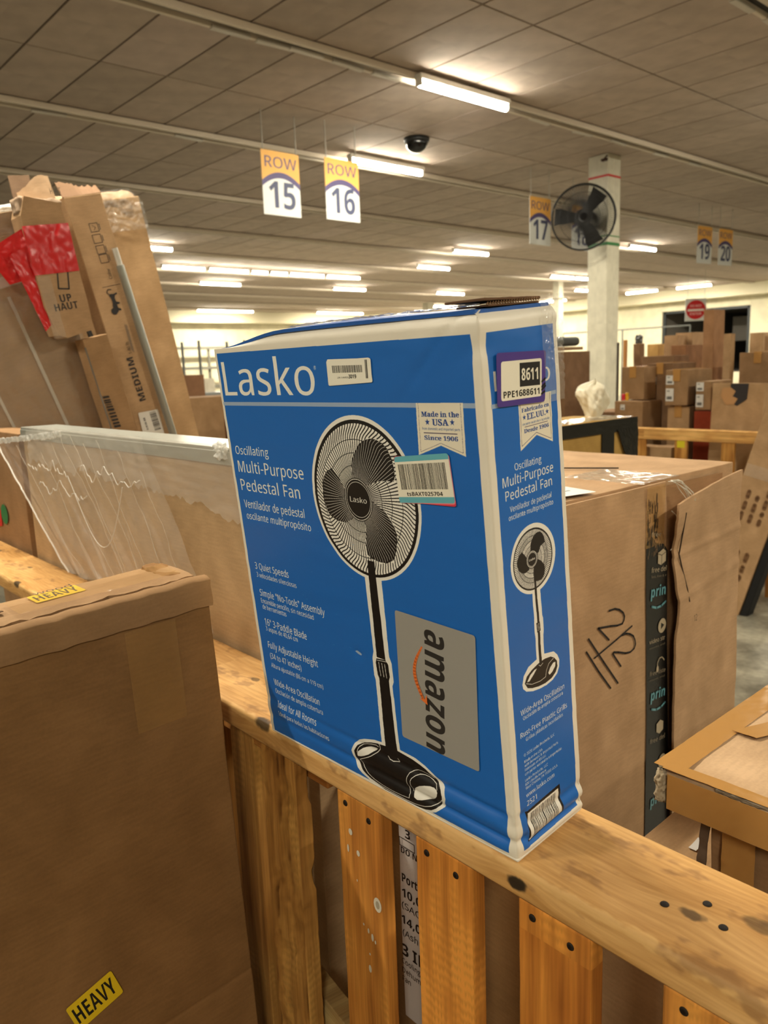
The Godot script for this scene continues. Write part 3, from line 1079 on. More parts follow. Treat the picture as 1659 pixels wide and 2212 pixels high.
func build_fan_carton() -> void:
	var lean := Basis(Vector3.UP, deg_to_rad(0.87)) * Basis(Vector3(0, 0, 1), deg_to_rad(5.01)) * Basis(Vector3(1, 0, 0), deg_to_rad(-0.3))
	var t := thing("fan_carton", "blue printed pedestal fan carton standing on the plank, taped at the top corner", "box", Transform3D(lean, Vector3(0.6038, 1.1650, -0.4879)))
	var ink := Paint.new(588.0, 590.0, 3.3, Vector2(0, -17), Color(0.90, 0.875, 0.82))
	paint_front(ink)
	paint_side(ink)
	var m := mat("fan_carton_print", Color.WHITE, 0.42)
	m.albedo_texture = ImageTexture.create_from_image(ink.im)
	m.texture_repeat = false
	m.metallic_specular = 0.45
	var n1 := noise(90, 0.02, 3)
	var n2 := noise(91, 0.012, 3)
	var bell := func(v, a, w): return exp(-pow((v - a) / w, 2.0))
	var wrap := func(s: float, v: float) -> Vector3:
		var r := 3.5
		var nrm := Vector3(-1, 0, 0)
		var p := Vector3(0, FH - v, s - FW)
		if s > FW + r:
			nrm = Vector3(0, 0, 1)
			p = Vector3(s - FW, FH - v, 0)
		elif s > FW - r:
			var a := (s - (FW - r)) / (2.0 * r) * PI / 2.0
			nrm = Vector3(-cos(a), 0, sin(a))
			p = Vector3(r - r * cos(a), FH - v, -r + r * sin(a))
		var on := smoothstep(30.0, 430.0, s)
		var slant := (s - FW) * 0.012 if s < FW else 0.0
		var vv := v - slant
		var crush: float = -3.0 * bell.call(vv, 519, 4.5) + 3.2 * bell.call(vv, 533, 9.0) - 3.2 * bell.call(vv, 549, 4.0) + 2.0 * bell.call(vv, 560, 6.0)
		if s > FW + 20.0:
			crush = -1.8 * bell.call(v, 534, 4.5) + 2.6 * bell.call(v, 545, 7.0) - 2.6 * bell.call(v, 556, 3.5) + 1.5 * bell.call(v, 563, 4.0)
		var near_corner := exp(-pow((s - FW) / 16.0, 2.0))
		var off := crush * (0.25 + 0.75 * on) * (1.0 - 0.88 * exp(-pow((s - FW) / 13.0, 2.0)))
		# the corner strip is pinched where the walls buckle
		off += near_corner * (bell.call(v, 528, 5.0) * -1.2 + bell.call(v, 547, 4.0) * -1.6 + bell.call(v, 18, 10.0) * -2.5)
		# flute waves and the wrinkles of the printed paper
		off += n1.get_noise_2d(s * 0.25, v * 2.2) * 0.35
		off += n2.get_noise_2d(s * 0.7 + v * 0.5, v * 1.6) * 1.5 * smoothstep(95.0, 10.0, v) * smoothstep(150.0, 420.0, s)
		off += n2.get_noise_2d(s * 0.4, v * 1.3 + 300.0) * 0.4
		# a crease down from the top right of the front
		var cr: float = (v - 20.0) - (FW - 60.0 - s) * 0.9
		off -= exp(-pow(cr / 6.0, 2.0)) * 1.6 * smoothstep(330.0, 380.0, s) * smoothstep(FW, 430.0, s)
		# two small gouges
		off -= 2.5 * exp(-pow((s - 231.0) / 9.0, 2.0) - pow((v - 384.0) / 3.5, 2.0))
		# above the top fold the wall rolls over into the flaps
		if v < 0.0:
			var up := smoothstep(10.0, 150.0, s) if s < FW else 1.0
			p.y = FH - v * up
			off -= v * v / 20.0
		return (p + nrm * off) * 0.001
	var uvf := func(s: float, v: float) -> Vector2: return Vector2(s / 588.0, (v + 17.0) / 590.0)
	var vs := [-14.0, -12.0, -9.0, -6.0, -3.0, 0.0] + steps(4, 500, 100) + steps(503, 569, 34)
	var fs := steps(0, FW - 5, 96) + [FW - 3.0, FW - 1.5, FW]
	var ss := [FW, FW + 1.5, FW + 3.0, FW + 5.0] + steps(FW + 9, FW + FD, 26)
	part(t, "front_panel", grid(fs, vs, wrap, uvf, true), m)
	part(t, "side_panel", grid(ss, vs, wrap, uvf, true), m)
	var kraft := card(Color(0.62, 0.47, 0.31))
	part(t, "inner_body", rbox(Vector3(0.1085, 0.562, 0.4565), 0.003), kraft, at(Vector3(0.06175, 0.284, -0.2315)))
	var white := mat("carton_white", Color(0.88, 0.855, 0.80), 0.55)
	part(t, "rear_panel", rbox(Vector3(0.004, 0.568, 0.464), 0.002), white, at(Vector3(0.1195, 0.2845, -0.2325)))
	part(t, "end_panel", rbox(Vector3(0.117, 0.568, 0.004), 0.002), white, at(Vector3(0.0605, 0.2845, -0.464)))
	part(t, "bottom_flap", rbox(Vector3(0.122, 0.0035, 0.466), 0.0015), white, at(Vector3(0.0605, 0.0015, -0.2325)))
	# top flaps: bowed, printed blue above, with torn brown ends at the near corner
	var bow := func(x, z): return Vector3(x, 0.5845 + 0.004 * sin(PI * clampf(-z / 0.466, 0, 1)) * cos((x - 0.06) * 20.0) - 0.015 * smoothstep(-0.31, -0.466, z), z)
	part(t, "top_flap", grid(steps(0.004, 0.118, 8), steps(-0.462, -0.006, 24), bow, none, true, 0.004), mat("carton_blue_plain", Color(0.10, 0.34, 0.66), 0.5))
	var torn := card(Color(0.42, 0.31, 0.22))
	part(t, "torn_flap_edge", rbox(Vector3(0.092, 0.0035, 0.05), 0.0012, Vector3i(20, 1, 1), dents(92, 0.001, 60.0)), torn, at(Vector3(0.058, 0.5915, -0.028), Vector3(0, 3, -2)))
	part(t, "torn_flap_edge", rbox(Vector3(0.084, 0.003, 0.04), 0.0012, Vector3i(20, 1, 1), dents(93, 0.001, 60.0)), torn, at(Vector3(0.060, 0.5865, -0.024), Vector3(0, 3, -1)))
	var flute := []
	for i in 41:
		flute.append(Vector3(0.018 + 0.002 * i, 0.589 + (0.0012 if i % 2 else -0.0012), -0.0035))
	part(t, "fluting", tube(flute, 0.0007, 5), card(Color(0.48, 0.36, 0.24)))
	# clear tape crumpled over the far top corner of the side
	var crum := noise(95, 60.0, 3)
	var film := clear_mat("clear_tape", 0.10, 0.10)
	part(t, "clear_tape", grid(steps(0.094, 0.125, 40), steps(0.486, 0.592, 90), func(x, y):
		var edge := smoothstep(0.094, 0.099, x)
		return Vector3(x, y, 0.0015 + edge * (0.0012 + 0.0060 * absf(crum.get_noise_2d(x, y)) * smoothstep(0.50, 0.56, y + (x - 0.09) * 0.8)))), film)
	part(t, "clear_tape", grid(steps(-0.30, -0.01, 60), steps(0.0, 0.03, 8), func(z, x): return Vector3(0.004 + x, 0.5875 + 0.004 * absf(crum.get_noise_2d(z, x)) + x * 0.05, z)), film)
	carton_labels(t)


func paint_front(k: Paint) -> void:
	var blue := Color(0.100, 0.400, 0.745)
	var white := Color(0.92, 0.91, 0.88)
	var black := Color(0.085, 0.08, 0.085)
	k.poly(q4([5, 6, 455, 7, 455, 563, 7, 567]), blue)
	k.rect(3, 71, 455, 75.6, Color(0.60, 0.68, 0.79))
	k.text("Lasko", Vector2(12, 62), Vector2(212, 62), 44.5, white, "sans")
	k.text("®", Vector2(213, 33), Vector2(217.5, 33), 4.5, white)
	var lines := [["Oscillating", 15.7, 94.4, 142.3, 11.5], ["Multi-Purpose", 16.5, 166, 167.2, 15.8], ["Pedestal Fan", 16, 153, 193.2, 16], ["Ventilador de pedestal", 17.5, 157, 218, 11.5], ["oscilante multipropósito", 19, 167, 234, 9.5],
		["3 Quiet Speeds", 21, 102, 307.7, 10], ["3 velocidades silenciosas", 22, 117, 319.4, 7], ["Simple \"No-Tools\" Assembly", 23.6, 172, 347.5, 10], ["Ensamble sencillo, sin necesidad", 23.4, 146.5, 358.5, 7.2], ["de herramientas", 25, 83, 367.5, 7],
		["16\" 3-Paddle Blade", 24.7, 124, 392.3, 10.5], ["3 aspas de 40,64 cm", 24.8, 101.5, 401, 7], ["Fully Adjustable Height", 24, 141.4, 428, 10], ["(34 to 47 inches)", 25.6, 101, 444.4, 9], ["Altura ajustable (86 cm a 119 cm)", 25, 147, 458.5, 7],
		["Wide-Area Oscillation", 25, 133.4, 487, 10], ["Oscilación de amplia cobertura", 25, 138, 500, 7.5], ["Ideal for All Rooms", 26, 118.7, 522.8, 10], ["Ideal para todas las habitaciones", 25.7, 145.7, 536.5, 7.5]]
	for l in lines:
		k.text(l[0], Vector2(l[1], l[3]), Vector2(l[2], l[3]), l[4], white, "sans")
	# the fan: white outline, pole, base, cage
	k.ellipse(Vector2(275, 182), 93.6, 97.2, white)
	k.poly(q4([262, 262, 292, 262, 290, 374, 293, 382, 293, 406, 290, 412, 291, 512, 257, 520, 260, 412, 258, 406, 259, 382, 262, 374]), white)
	k.poly(q4([194, 532, 201.4, 519.5, 212, 511, 222.6, 506.2, 243, 500.4, 262.6, 498, 285, 497, 316.8, 498.7, 333, 503, 345.7, 508.9, 355, 514, 362, 520.5, 365.5, 533, 358.5, 549, 345, 560.4, 334, 566, 320, 568, 267.8, 569, 240, 568, 224, 565, 211, 560, 202.7, 554.5, 196, 545]), white)
	k.poly(q4([199.8, 531, 207, 520.7, 221.6, 512, 235, 507, 248, 503.8, 267.5, 501.4, 286, 500.7, 311, 502.7, 323, 505, 334, 508, 344, 513, 350.6, 518, 357, 525, 359.6, 532, 357.6, 542, 352, 549, 346, 554.7, 337, 561, 326.6, 565, 314, 567, 301, 568, 254, 567.5, 236, 564, 220.9, 559, 211, 553, 204, 546.4, 200.5, 539]), black)
	k.ellipse(Vector2(275, 182.6), 89.2, 92.8, black)
	k.ellipse(Vector2(275, 183), 84.6, 89, white)
	var blades := [q4([270, 127, 278, 118, 289, 112.5, 299, 110.5, 308, 111.2, 318, 115, 325, 120.4, 331, 133, 333, 145, 332, 152, 330, 157, 318, 156.8, 302, 159, 285, 165, 262, 165, 260.5, 152, 263, 136.6]), q4([223, 148.7, 214, 153, 208.3, 158.4, 203, 168, 201, 180, 203, 193, 206.6, 204.6, 213, 209.5, 221.5, 212.4, 231, 214, 239, 213.9, 252.4, 207.6, 256, 195, 248, 178, 236, 160]), q4([290, 182, 310.7, 193, 318.6, 202, 324, 210, 326.3, 217.6, 325.5, 226, 324, 232, 321, 241, 316, 249, 304.4, 254.4, 294, 255, 285, 254, 277, 252, 271, 249, 270.3, 242.4, 274.6, 216, 272, 203])]
	for b in blades:
		k.poly(b, black)
	var hub := Vector2(266.4, 183.2)
	for r in [[271.0, 182.7, 69.4, 70.4], [269.0, 181.5, 54.6, 53.4], [267.6, 182.3, 39.4, 39.9]]:
		var pts := []
		for i in 64:
			pts.append(Vector2(r[0], r[1]) + Vector2(cos(TAU * i / 64) * r[2], sin(TAU * i / 64) * r[3]))
		k.stroke(pts, 0.8, black, true)
	for i in 104:
		var a := TAU * i / 104.0
		var last := hub + Vector2(cos(a), sin(a)) * 25.0
		for j in range(1, 16):
			var f := j / 15.0
			var a2 := a + 0.11 * smoothstep(0.72, 1.0, f)
			var c := hub.lerp(Vector2(275, 182.8), f)
			var p := c + Vector2(cos(a2) * lerpf(25.0, 86.0, f), sin(a2) * lerpf(25.5, 90.0, f))
			var over := false
			for b in blades:
				over = over or Geometry2D.is_point_in_polygon((p + last) / 2.0, PackedVector2Array(b))
			k.bar(last, p, 0.55 if over else lerpf(0.9, 1.5, f), white.darkened(0.1) if over else black)
			last = p
	k.ellipse(hub, 24.6, 26.0, black)
	k.ellipse(hub, 23.4, 24.8, white)
	k.ellipse(hub, 22.6, 24.0, black)
	k.ellipse(hub + Vector2(0.3, 0), 20.8, 21.4, white)
	k.ellipse(hub + Vector2(0.3, 0), 20.2, 20.8, black)
	k.text("Lasko", Vector2(251.5, 186.6), Vector2(280.8, 186.6), 6.2, white, "sans")
	# pole
	k.poly(q4([270, 256, 282.5, 256, 282.5, 380, 267, 380]), black)
	k.poly(q4([267, 408, 284.5, 406, 285.5, 512, 263.5, 517]), black)
	k.poly(q4([266, 382, 282, 380, 286.5, 385, 287, 401, 284, 408, 268, 410, 265, 404, 264, 388]), black)
	for x in [269.5, 275, 280]:
		k.stroke(q4([x, 386, x + 1, 404]), 0.8, white)
	k.stroke(q4([266.5, 384, 284, 382]), 0.7, white)
	k.stroke(q4([264.6, 516, 268, 519, 275, 519.5, 285.6, 516.5, 284, 512]), 0.9, white)
	# base
	k.poly(q4([205.5, 534, 207, 530, 210.4, 526.9, 218, 521, 226.5, 516.8, 234, 513.6, 241.3, 512, 247.6, 511.7, 243, 516, 237, 520, 229, 526, 221.4, 530.3, 213, 534.5, 206, 536.6]), white)
	k.poly(q4([307.4, 549, 309.5, 544, 313.8, 539.5, 322, 533.5, 331, 529.4, 340, 526.6, 347, 526, 351, 527.5, 352.5, 530.5, 350.5, 536, 346.6, 540.7, 340, 546, 332, 549.7, 322, 554, 314, 556.5, 309, 555]), white)
	for l in [[208.6, 541.4, 211, 545, 215.3, 549.6, 224, 555, 235, 559, 250, 562, 269, 563, 286, 562, 299.6, 560, 301.9, 552.4, 299, 547, 297.6, 542, 298.5, 536, 301, 529.5, 305, 523, 311.6, 518.4, 319, 514.8, 327, 513.3, 337, 514, 344.8, 516], [208.6, 541.4, 211, 539.4, 221, 534, 233, 527, 245, 518, 252.6, 510.4, 253, 506, 251, 503], [206, 530.6, 208, 525.5, 211.4, 521, 218, 516, 227, 512, 237, 508.6, 246, 507, 249.6, 508], [306.2, 548.6, 304.5, 543, 304.5, 538, 306, 533, 309, 528.4, 315, 523, 321.4, 519.5, 329, 517.7, 336, 517.5, 343, 519, 349, 521.2, 351.7, 527], [203.5, 545.5, 213, 555, 227.6, 561.9, 246, 565, 268.8, 566, 290, 566, 307.6, 565, 318, 563, 327, 560, 338, 555, 346.7, 549.5, 354, 543, 358, 538]]:
		k.stroke(q4(l), 0.9, white)
	# ribbon
	k.poly(q4([375.4, 71, 439.6, 70.5, 438.2, 123.5, 405.8, 113.7, 373.1, 125]), Color(0.905, 0.875, 0.80))
	var dots := [Vector2(378.6, 71), Vector2(376.4, 121.4), Vector2(405.7, 111.3), Vector2(435, 120), Vector2(436.2, 71)]
	for i in 4:
		var a: Vector2 = dots[i]
		var b: Vector2 = dots[i + 1]
		var n := int(a.distance_to(b) / 1.6)
		for j in n:
			k.bar(a.lerp(b, (j + 0.15) / n), a.lerp(b, (j + 0.7) / n), 0.7, Color(0.28, 0.24, 0.36))
	var navy := Color(0.11, 0.26, 0.55)
	k.text("Made in the", Vector2(381.8, 84.7), Vector2(433, 84.7), 5, navy, "serif bold")
	k.text("USA", Vector2(396.2, 93.4), Vector2(418.2, 93.4), 6.6, navy, "serif bold")
	k.star(Vector2(389.7, 90.2), 3.6, navy)
	k.star(Vector2(423.7, 89.8), 3.6, navy)
	k.text("from domestic and imported parts", Vector2(381.4, 98.2), Vector2(433.2, 98.2), 2.6, navy)
	k.rect(383, 101, 429, 101.7, Color(0.28, 0.24, 0.36))
	k.text("Since 1906", Vector2(383.2, 108.5), Vector2(429.2, 108.5), 4.6, navy, "serif bold")
	# scuffs of bare paper
	var rng := RandomNumberGenerator.new()
	rng.seed = 9
	for i in 26:
		var p := Vector2(rng.randf_range(60, 260), rng.randf_range(230, 400))
		k.bar(p, p + Vector2(rng.randf_range(1, 4), rng.randf_range(-1, 1)), 0.4, blue.lightened(0.25))
	k.poly(q4([225, 383, 229, 381, 234, 382.5, 238, 384, 236, 386.5, 230, 386]), Color(0.62, 0.70, 0.80))


func paint_side(k: Paint) -> void:
	var blue := Color(0.100, 0.400, 0.745)
	var white := Color(0.92, 0.91, 0.88)
	var black := Color(0.085, 0.08, 0.085)
	var s := func(a): return q4(a).map(func(p): return p + Vector2(FW, 0))
	k.poly(s.call([11, 7, 115.5, 7, 113, 560, 10, 561]), blue)
	k.poly(s.call([10, 73.8, 114, 73.6, 114, 77.6, 10, 78.2]), Color(0.60, 0.68, 0.79))
	k.text("Lasko", Vector2(FW + 17, 62.3), Vector2(FW + 105.5, 62.3), 18.6, white, "sans")
	k.poly(s.call([51, 79, 51, 74, 105.2, 74, 104.3, 125.7, 77.6, 114.3, 50.4, 126]), Color(0.905, 0.875, 0.80))
	k.stroke(s.call([53.4, 76, 52.8, 121.6, 77.6, 111.6, 102, 122.2, 102.8, 75]), 0.5, Color(0.28, 0.24, 0.36))
	var navy := Color(0.11, 0.26, 0.55)
	k.text("Fabricado en", Vector2(FW + 55.5, 88.5), Vector2(FW + 100.5, 88.5), 4, navy, "serif bold")
	k.text("EE.UU.", Vector2(FW + 63, 96.5), Vector2(FW + 93.5, 96.5), 5.8, navy, "serif bold")
	k.star(Vector2(FW + 59, 93.6), 3, navy)
	k.star(Vector2(FW + 97, 93.4), 3, navy)
	k.text("con partes nacionales e importadas", Vector2(FW + 55.3, 101.4), Vector2(FW + 100.2, 101.4), 2.4, navy)
	k.poly(s.call([59, 103, 97, 103, 97, 103.6, 59, 103.6]), Color(0.28, 0.24, 0.36))
	k.text("Desde 1906", Vector2(FW + 57.6, 109.3), Vector2(FW + 98.5, 109.3), 4, navy, "serif bold")
	var lines := [["Oscillating", 38.5, 82.4, 143.3, 7], ["Multi-Purpose", 18.5, 102, 157, 10], ["Pedestal Fan", 21.5, 98.5, 171, 10], ["Ventilador de pedestal", 27.3, 96.5, 183.4, 5.9], ["oscilante multipropósito", 24.6, 99, 191.5, 5.2],
		["Wide-Area Oscillation", 21.8, 100.4, 404.5, 6.3], ["Oscilación de amplia cobertura", 25.3, 97.3, 410.8, 4.2], ["Rust-Free Plastic Grills", 19, 103.7, 429.3, 6], ["Grillas plásticas inoxidables", 27.6, 95.1, 436.4, 4.2],
		["© 2020 Lasko Products, LLC", 22.3, 77.6, 452.6, 3.2], ["Made in the USA", 22.3, 54.3, 460.1, 3.2], ["with Domestic & Imported Parts", 22.4, 83, 465.2, 3.2], ["Fabricado en EE.UU.", 22.5, 60.4, 470.3, 3.2], ["con partes nacionales e importadas", 22.2, 89.3, 475.3, 3.2], ["Lasko Products, LLC", 21.5, 62.3, 482.4, 3.2], ["820 Lincoln Avenue", 21.6, 58.6, 487.6, 3.2], ["West Chester, PA 19380 U.S.A", 21.8, 79.7, 492.4, 3.2],
		["www.lasko.com", 21.7, 73.2, 501.8, 5], ["2521", 22, 39.5, 512.3, 6]]
	for l in lines:
		k.text(l[0], Vector2(FW + l[1], l[3]), Vector2(FW + l[2], l[3]), l[4], white, "sans")
	# the small fan
	k.ellipse(Vector2(FW + 60, 240.6), 37.9, 37.4, white)
	k.poly(s.call([54.3, 270, 68, 270, 68.3, 306, 69.6, 310, 69.6, 322, 68.3, 328, 68.3, 356, 54.6, 358, 54.6, 328, 53.8, 322, 53.8, 310, 54.3, 304]), white)
	k.poly(s.call([28, 371, 31, 362, 40, 355, 54.8, 351.8, 68.3, 350.5, 84.7, 354, 91, 360, 94.3, 367.2, 93, 375, 88.8, 381.5, 80, 386, 69, 387.5, 57, 387, 45, 385, 34, 381, 29, 376]), white)
	k.poly(s.call([32, 371, 36, 364.5, 45, 360.5, 57.4, 357.5, 68, 356.5, 79, 358, 85, 361.5, 89.7, 367, 90, 373.4, 86, 379, 78.7, 383, 67, 384.5, 55.3, 383.5, 44, 381, 36.5, 378]), black)
	k.ellipse(Vector2(FW + 59.3, 241), 33.3, 33.0, black)
	k.ellipse(Vector2(FW + 59.2, 241), 31.7, 31.2, white)
	var blades := [s.call([55, 231, 56.5, 223.7, 59, 220, 62, 217, 66, 214.8, 69.5, 214.5, 73.5, 215, 76.5, 217.3, 79.5, 222, 80.6, 227.5, 76, 229, 72.3, 230.7, 69, 236, 60, 238]), s.call([32.2, 238, 33.5, 234.5, 35.5, 232, 38, 230, 41.4, 228.4, 47.6, 235.6, 52, 243, 51.8, 250.4, 47, 252, 43.2, 252, 39, 250.5, 35.3, 247.2, 33, 243]), s.call([62, 240, 66.8, 243, 73, 247, 77.6, 252.5, 78, 258, 76.6, 262.5, 74, 265.5, 70.3, 267, 64, 266.5, 59, 265, 58, 258, 59.5, 250])]
	var hub := Vector2(FW + 57.3, 240.7)
	for i in 96:
		var a := TAU * i / 96.0
		var a2 := a + 0.08
		k.bar(hub.lerp(Vector2(FW + 59.2, 241), 0.7) + Vector2.from_angle(a) * 20.0, Vector2(FW + 59.2, 241) + Vector2.from_angle(a2) * 32.0, 0.7, black)
		k.bar(hub + Vector2.from_angle(a) * 9.0, hub.lerp(Vector2(FW + 59.2, 241), 0.7) + Vector2.from_angle(a) * 20.0, 0.35, Color(0.35, 0.33, 0.32))
	for r in [15.0, 20.0, 25.0]:
		var pts := []
		for i in 40:
			pts.append(hub.lerp(Vector2(FW + 59.2, 241), r / 30.0) + Vector2.from_angle(TAU * i / 40) * r)
		k.stroke(pts, 0.5, black, true)
	for b in blades:
		k.poly(b, black)
	k.ellipse(hub, 9.8, 9.8, black)
	k.ellipse(hub, 8.9, 8.9, white)
	k.ellipse(hub, 8.2, 8.2, black)
	k.ellipse(hub, 7.6, 7.6, white)
	k.ellipse(hub, 7.1, 7.1, black)
	k.text("Lasko", hub + Vector2(-5, 1.2), hub + Vector2(5, 1.2), 2.4, white, "sans bold")
	k.poly(s.call([58.4, 262, 61.8, 262, 62.9, 312, 59.2, 312]), black)
	k.poly(s.call([57.4, 311.5, 63.4, 311.5, 64, 322, 58, 322.5]), black)
	k.stroke(s.call([59.6, 313, 60, 321]), 0.5, white)
	k.stroke(s.call([61.6, 313, 62, 321]), 0.5, white)
	k.poly(s.call([58.8, 322, 62.6, 322, 63.4, 360, 59, 361]), black)
	k.stroke(s.call([57.6, 359.5, 60, 361.8, 64.8, 360]), 0.6, white)
	k.poly(s.call([36, 371, 42, 365, 49, 362.2, 54, 362, 48, 366.5, 40, 371.5]), white)
	k.poly(s.call([73, 375, 77, 370, 83, 366.5, 87, 367.2, 86, 372, 80, 376.5, 75, 378]), white)
	k.stroke(s.call([34.5, 372, 44, 376.5, 58, 378.6, 68, 377.5, 70, 371, 75, 364.5, 84, 361.6]), 0.6, white)
	# bar code over the buckled foot of the side
	k.poly(s.call([19.2, 518.5, 81.6, 515.5, 84, 553, 21.5, 557.5]), black)
	k.poly(s.call([22, 521.5, 78.4, 519.6, 80.4, 549.5, 23.3, 556.6]), white)
	k.bars(s.call([27.5, 523.8, 73.6, 522.2, 75, 550.4, 28.8, 554.8]), 4, 22, [Color(0.25, 0.24, 0.22), Color(0.42, 0.40, 0.37), black, Color(0.45, 0.43, 0.4)])


# stickers, in millimetres on the front or the side
func carton_labels(t: Node3D) -> void:
	var front := Transform3D(Basis(Vector3(0, 0, 1), Vector3(0, 1, 0), Vector3(-1, 0, 0)), Vector3(-0.0011, FH * 0.001, -FW * 0.001))
	var side := Transform3D(Basis.IDENTITY, Vector3(0, FH * 0.001, 0.0017))
	var paper := Color(0.93, 0.915, 0.85)
	var black := Color(0.07, 0.07, 0.075)
	var gloss := ink_mat(0.3)
	var k := Flat.new()
	k.rounded(q4([239.6, 23.5, 313.5, 22.6, 314.6, 48.8, 238.6, 51.8]), 2.5, paper)
	k.rounded(q4([241, 22, 315.1, 23.2, 313.9, 48.2, 240, 50.2]), 2.5, paper.lightened(0.15))
	k.bars(q4([249, 29.3, 301, 30, 300.6, 37.8, 249, 37.4]), 12, 34, [black])
	k.text("LPN  0 494020", Vector2(256.5, 43.8), Vector2(275.5, 43.8), 1.9, black)
	k.text("3019", Vector2(276, 44), Vector2(289, 44), 4.2, black, "sans bold")
	k.bars(q4([305.6, 24.6, 309.6, 24.6, 308.6, 44.4, 304.8, 44.4]), 3, 3, [black])
	part(t, "barcode_sticker", k.mesh(), gloss, front)
	var p := Flat.new()
	p.rounded(q4([335.5, 128.0, 414.5, 123.4, 421.2, 175.4, 338.5, 178.0]), 3.5, Color(0.87, 0.25, 0.33))
	p.rounded(q4([337, 129.5, 416.6, 121.8, 420.6, 173.2, 339, 179.5]), 3.5, Color(0.95, 0.52, 0.55))
	p.rounded(q4([336, 128.6, 415.6, 120.6, 419.8, 172.0, 337.6, 179.4]), 3.5, Color(0.40, 0.70, 0.76))
	p.poly(q4([336.4, 134.6, 415.9, 126.6, 419.2, 165.4, 337.4, 173]), paper)
	p.bars(q4([341, 136.8, 410.2, 130.2, 412.2, 157.8, 343.4, 164.2]), 21, 44, [black])
	p.text("tsBAXT025704", Vector2(351, 170.4), Vector2(404, 165.5), 4.2, black, "sans bold")
	part(t, "blue_and_red_barcode_sticker", p.mesh(), gloss, front)
	var a := Flat.new()
	var grey := Color(0.60, 0.595, 0.575)
	a.rounded(q4([310.4, 309.2, 431.8, 312.8, 421.4, 476.2, 299.6, 475.2]), 4, grey)
	a.text("amazon", Vector2(356.5, 321), Vector2(340.5, 473.5), 38.5, Color(0.17, 0.17, 0.17), "sans bold")
	var smile := []
	for i in 17:
		var f := i / 16.0
		smile.append(Vector2(lerpf(349.5, 344.0, f) - sin(f * PI) * 13.0, lerpf(346, 411, f)))
	for i in 16:
		a.stroke([smile[i], smile[i + 1]], 2.2 + 3.0 * sin(clampf(i / 16.0, 0, 1) * PI * 0.8), Color(0.90, 0.47, 0.22))
	a.poly(q4([350.5, 404, 350.5, 417, 338, 412, 346.5, 411.5]), Color(0.90, 0.47, 0.22))
	part(t, "grey_cover_sticker", a.mesh(), ink_mat(0.38), front)
	var b := Flat.new()
	b.rounded(q4([21, 26.8, 98.8, 32, 92.2, 82.6, 17, 77.6]), 4, Color(0.31, 0.22, 0.55))
	b.rounded(q4([27, 35.6, 90.6, 39, 87, 76.2, 23.4, 72.6]), 3, paper)
	b.poly(q4([54.8, 39.8, 87.5, 41.8, 85.4, 64.8, 53, 62.6]), Color(0.12, 0.13, 0.14))
	b.text("8611", Vector2(56.3, 57.0), Vector2(82.8, 58.7), 11.5, paper, "sans bold")
	b.text("PPE1688611", Vector2(27, 70.2), Vector2(83.6, 73.6), 6.2, black, "sans bold")
	for q in [[88.5, 62, 94.5, 59.5], [88, 67, 93.5, 64.5], [87.6, 70, 94, 66.8], [86.8, 74, 92, 72.2]]:
		b.stroke(q4(q), 2.0, black)
	part(t, "purple_number_sticker", b.mesh(), gloss, side)


# ---------------------------------------------------------------- cartons round the bin

const KRAFT := Color(0.70, 0.54, 0.36)
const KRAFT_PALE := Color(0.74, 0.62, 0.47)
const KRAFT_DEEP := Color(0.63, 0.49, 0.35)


func packing_tape() -> StandardMaterial3D:
	var m := mat("packing_tape", Color(0.70, 0.52, 0.29), 0.2)
	m.metallic_specular = 0.6
	return m


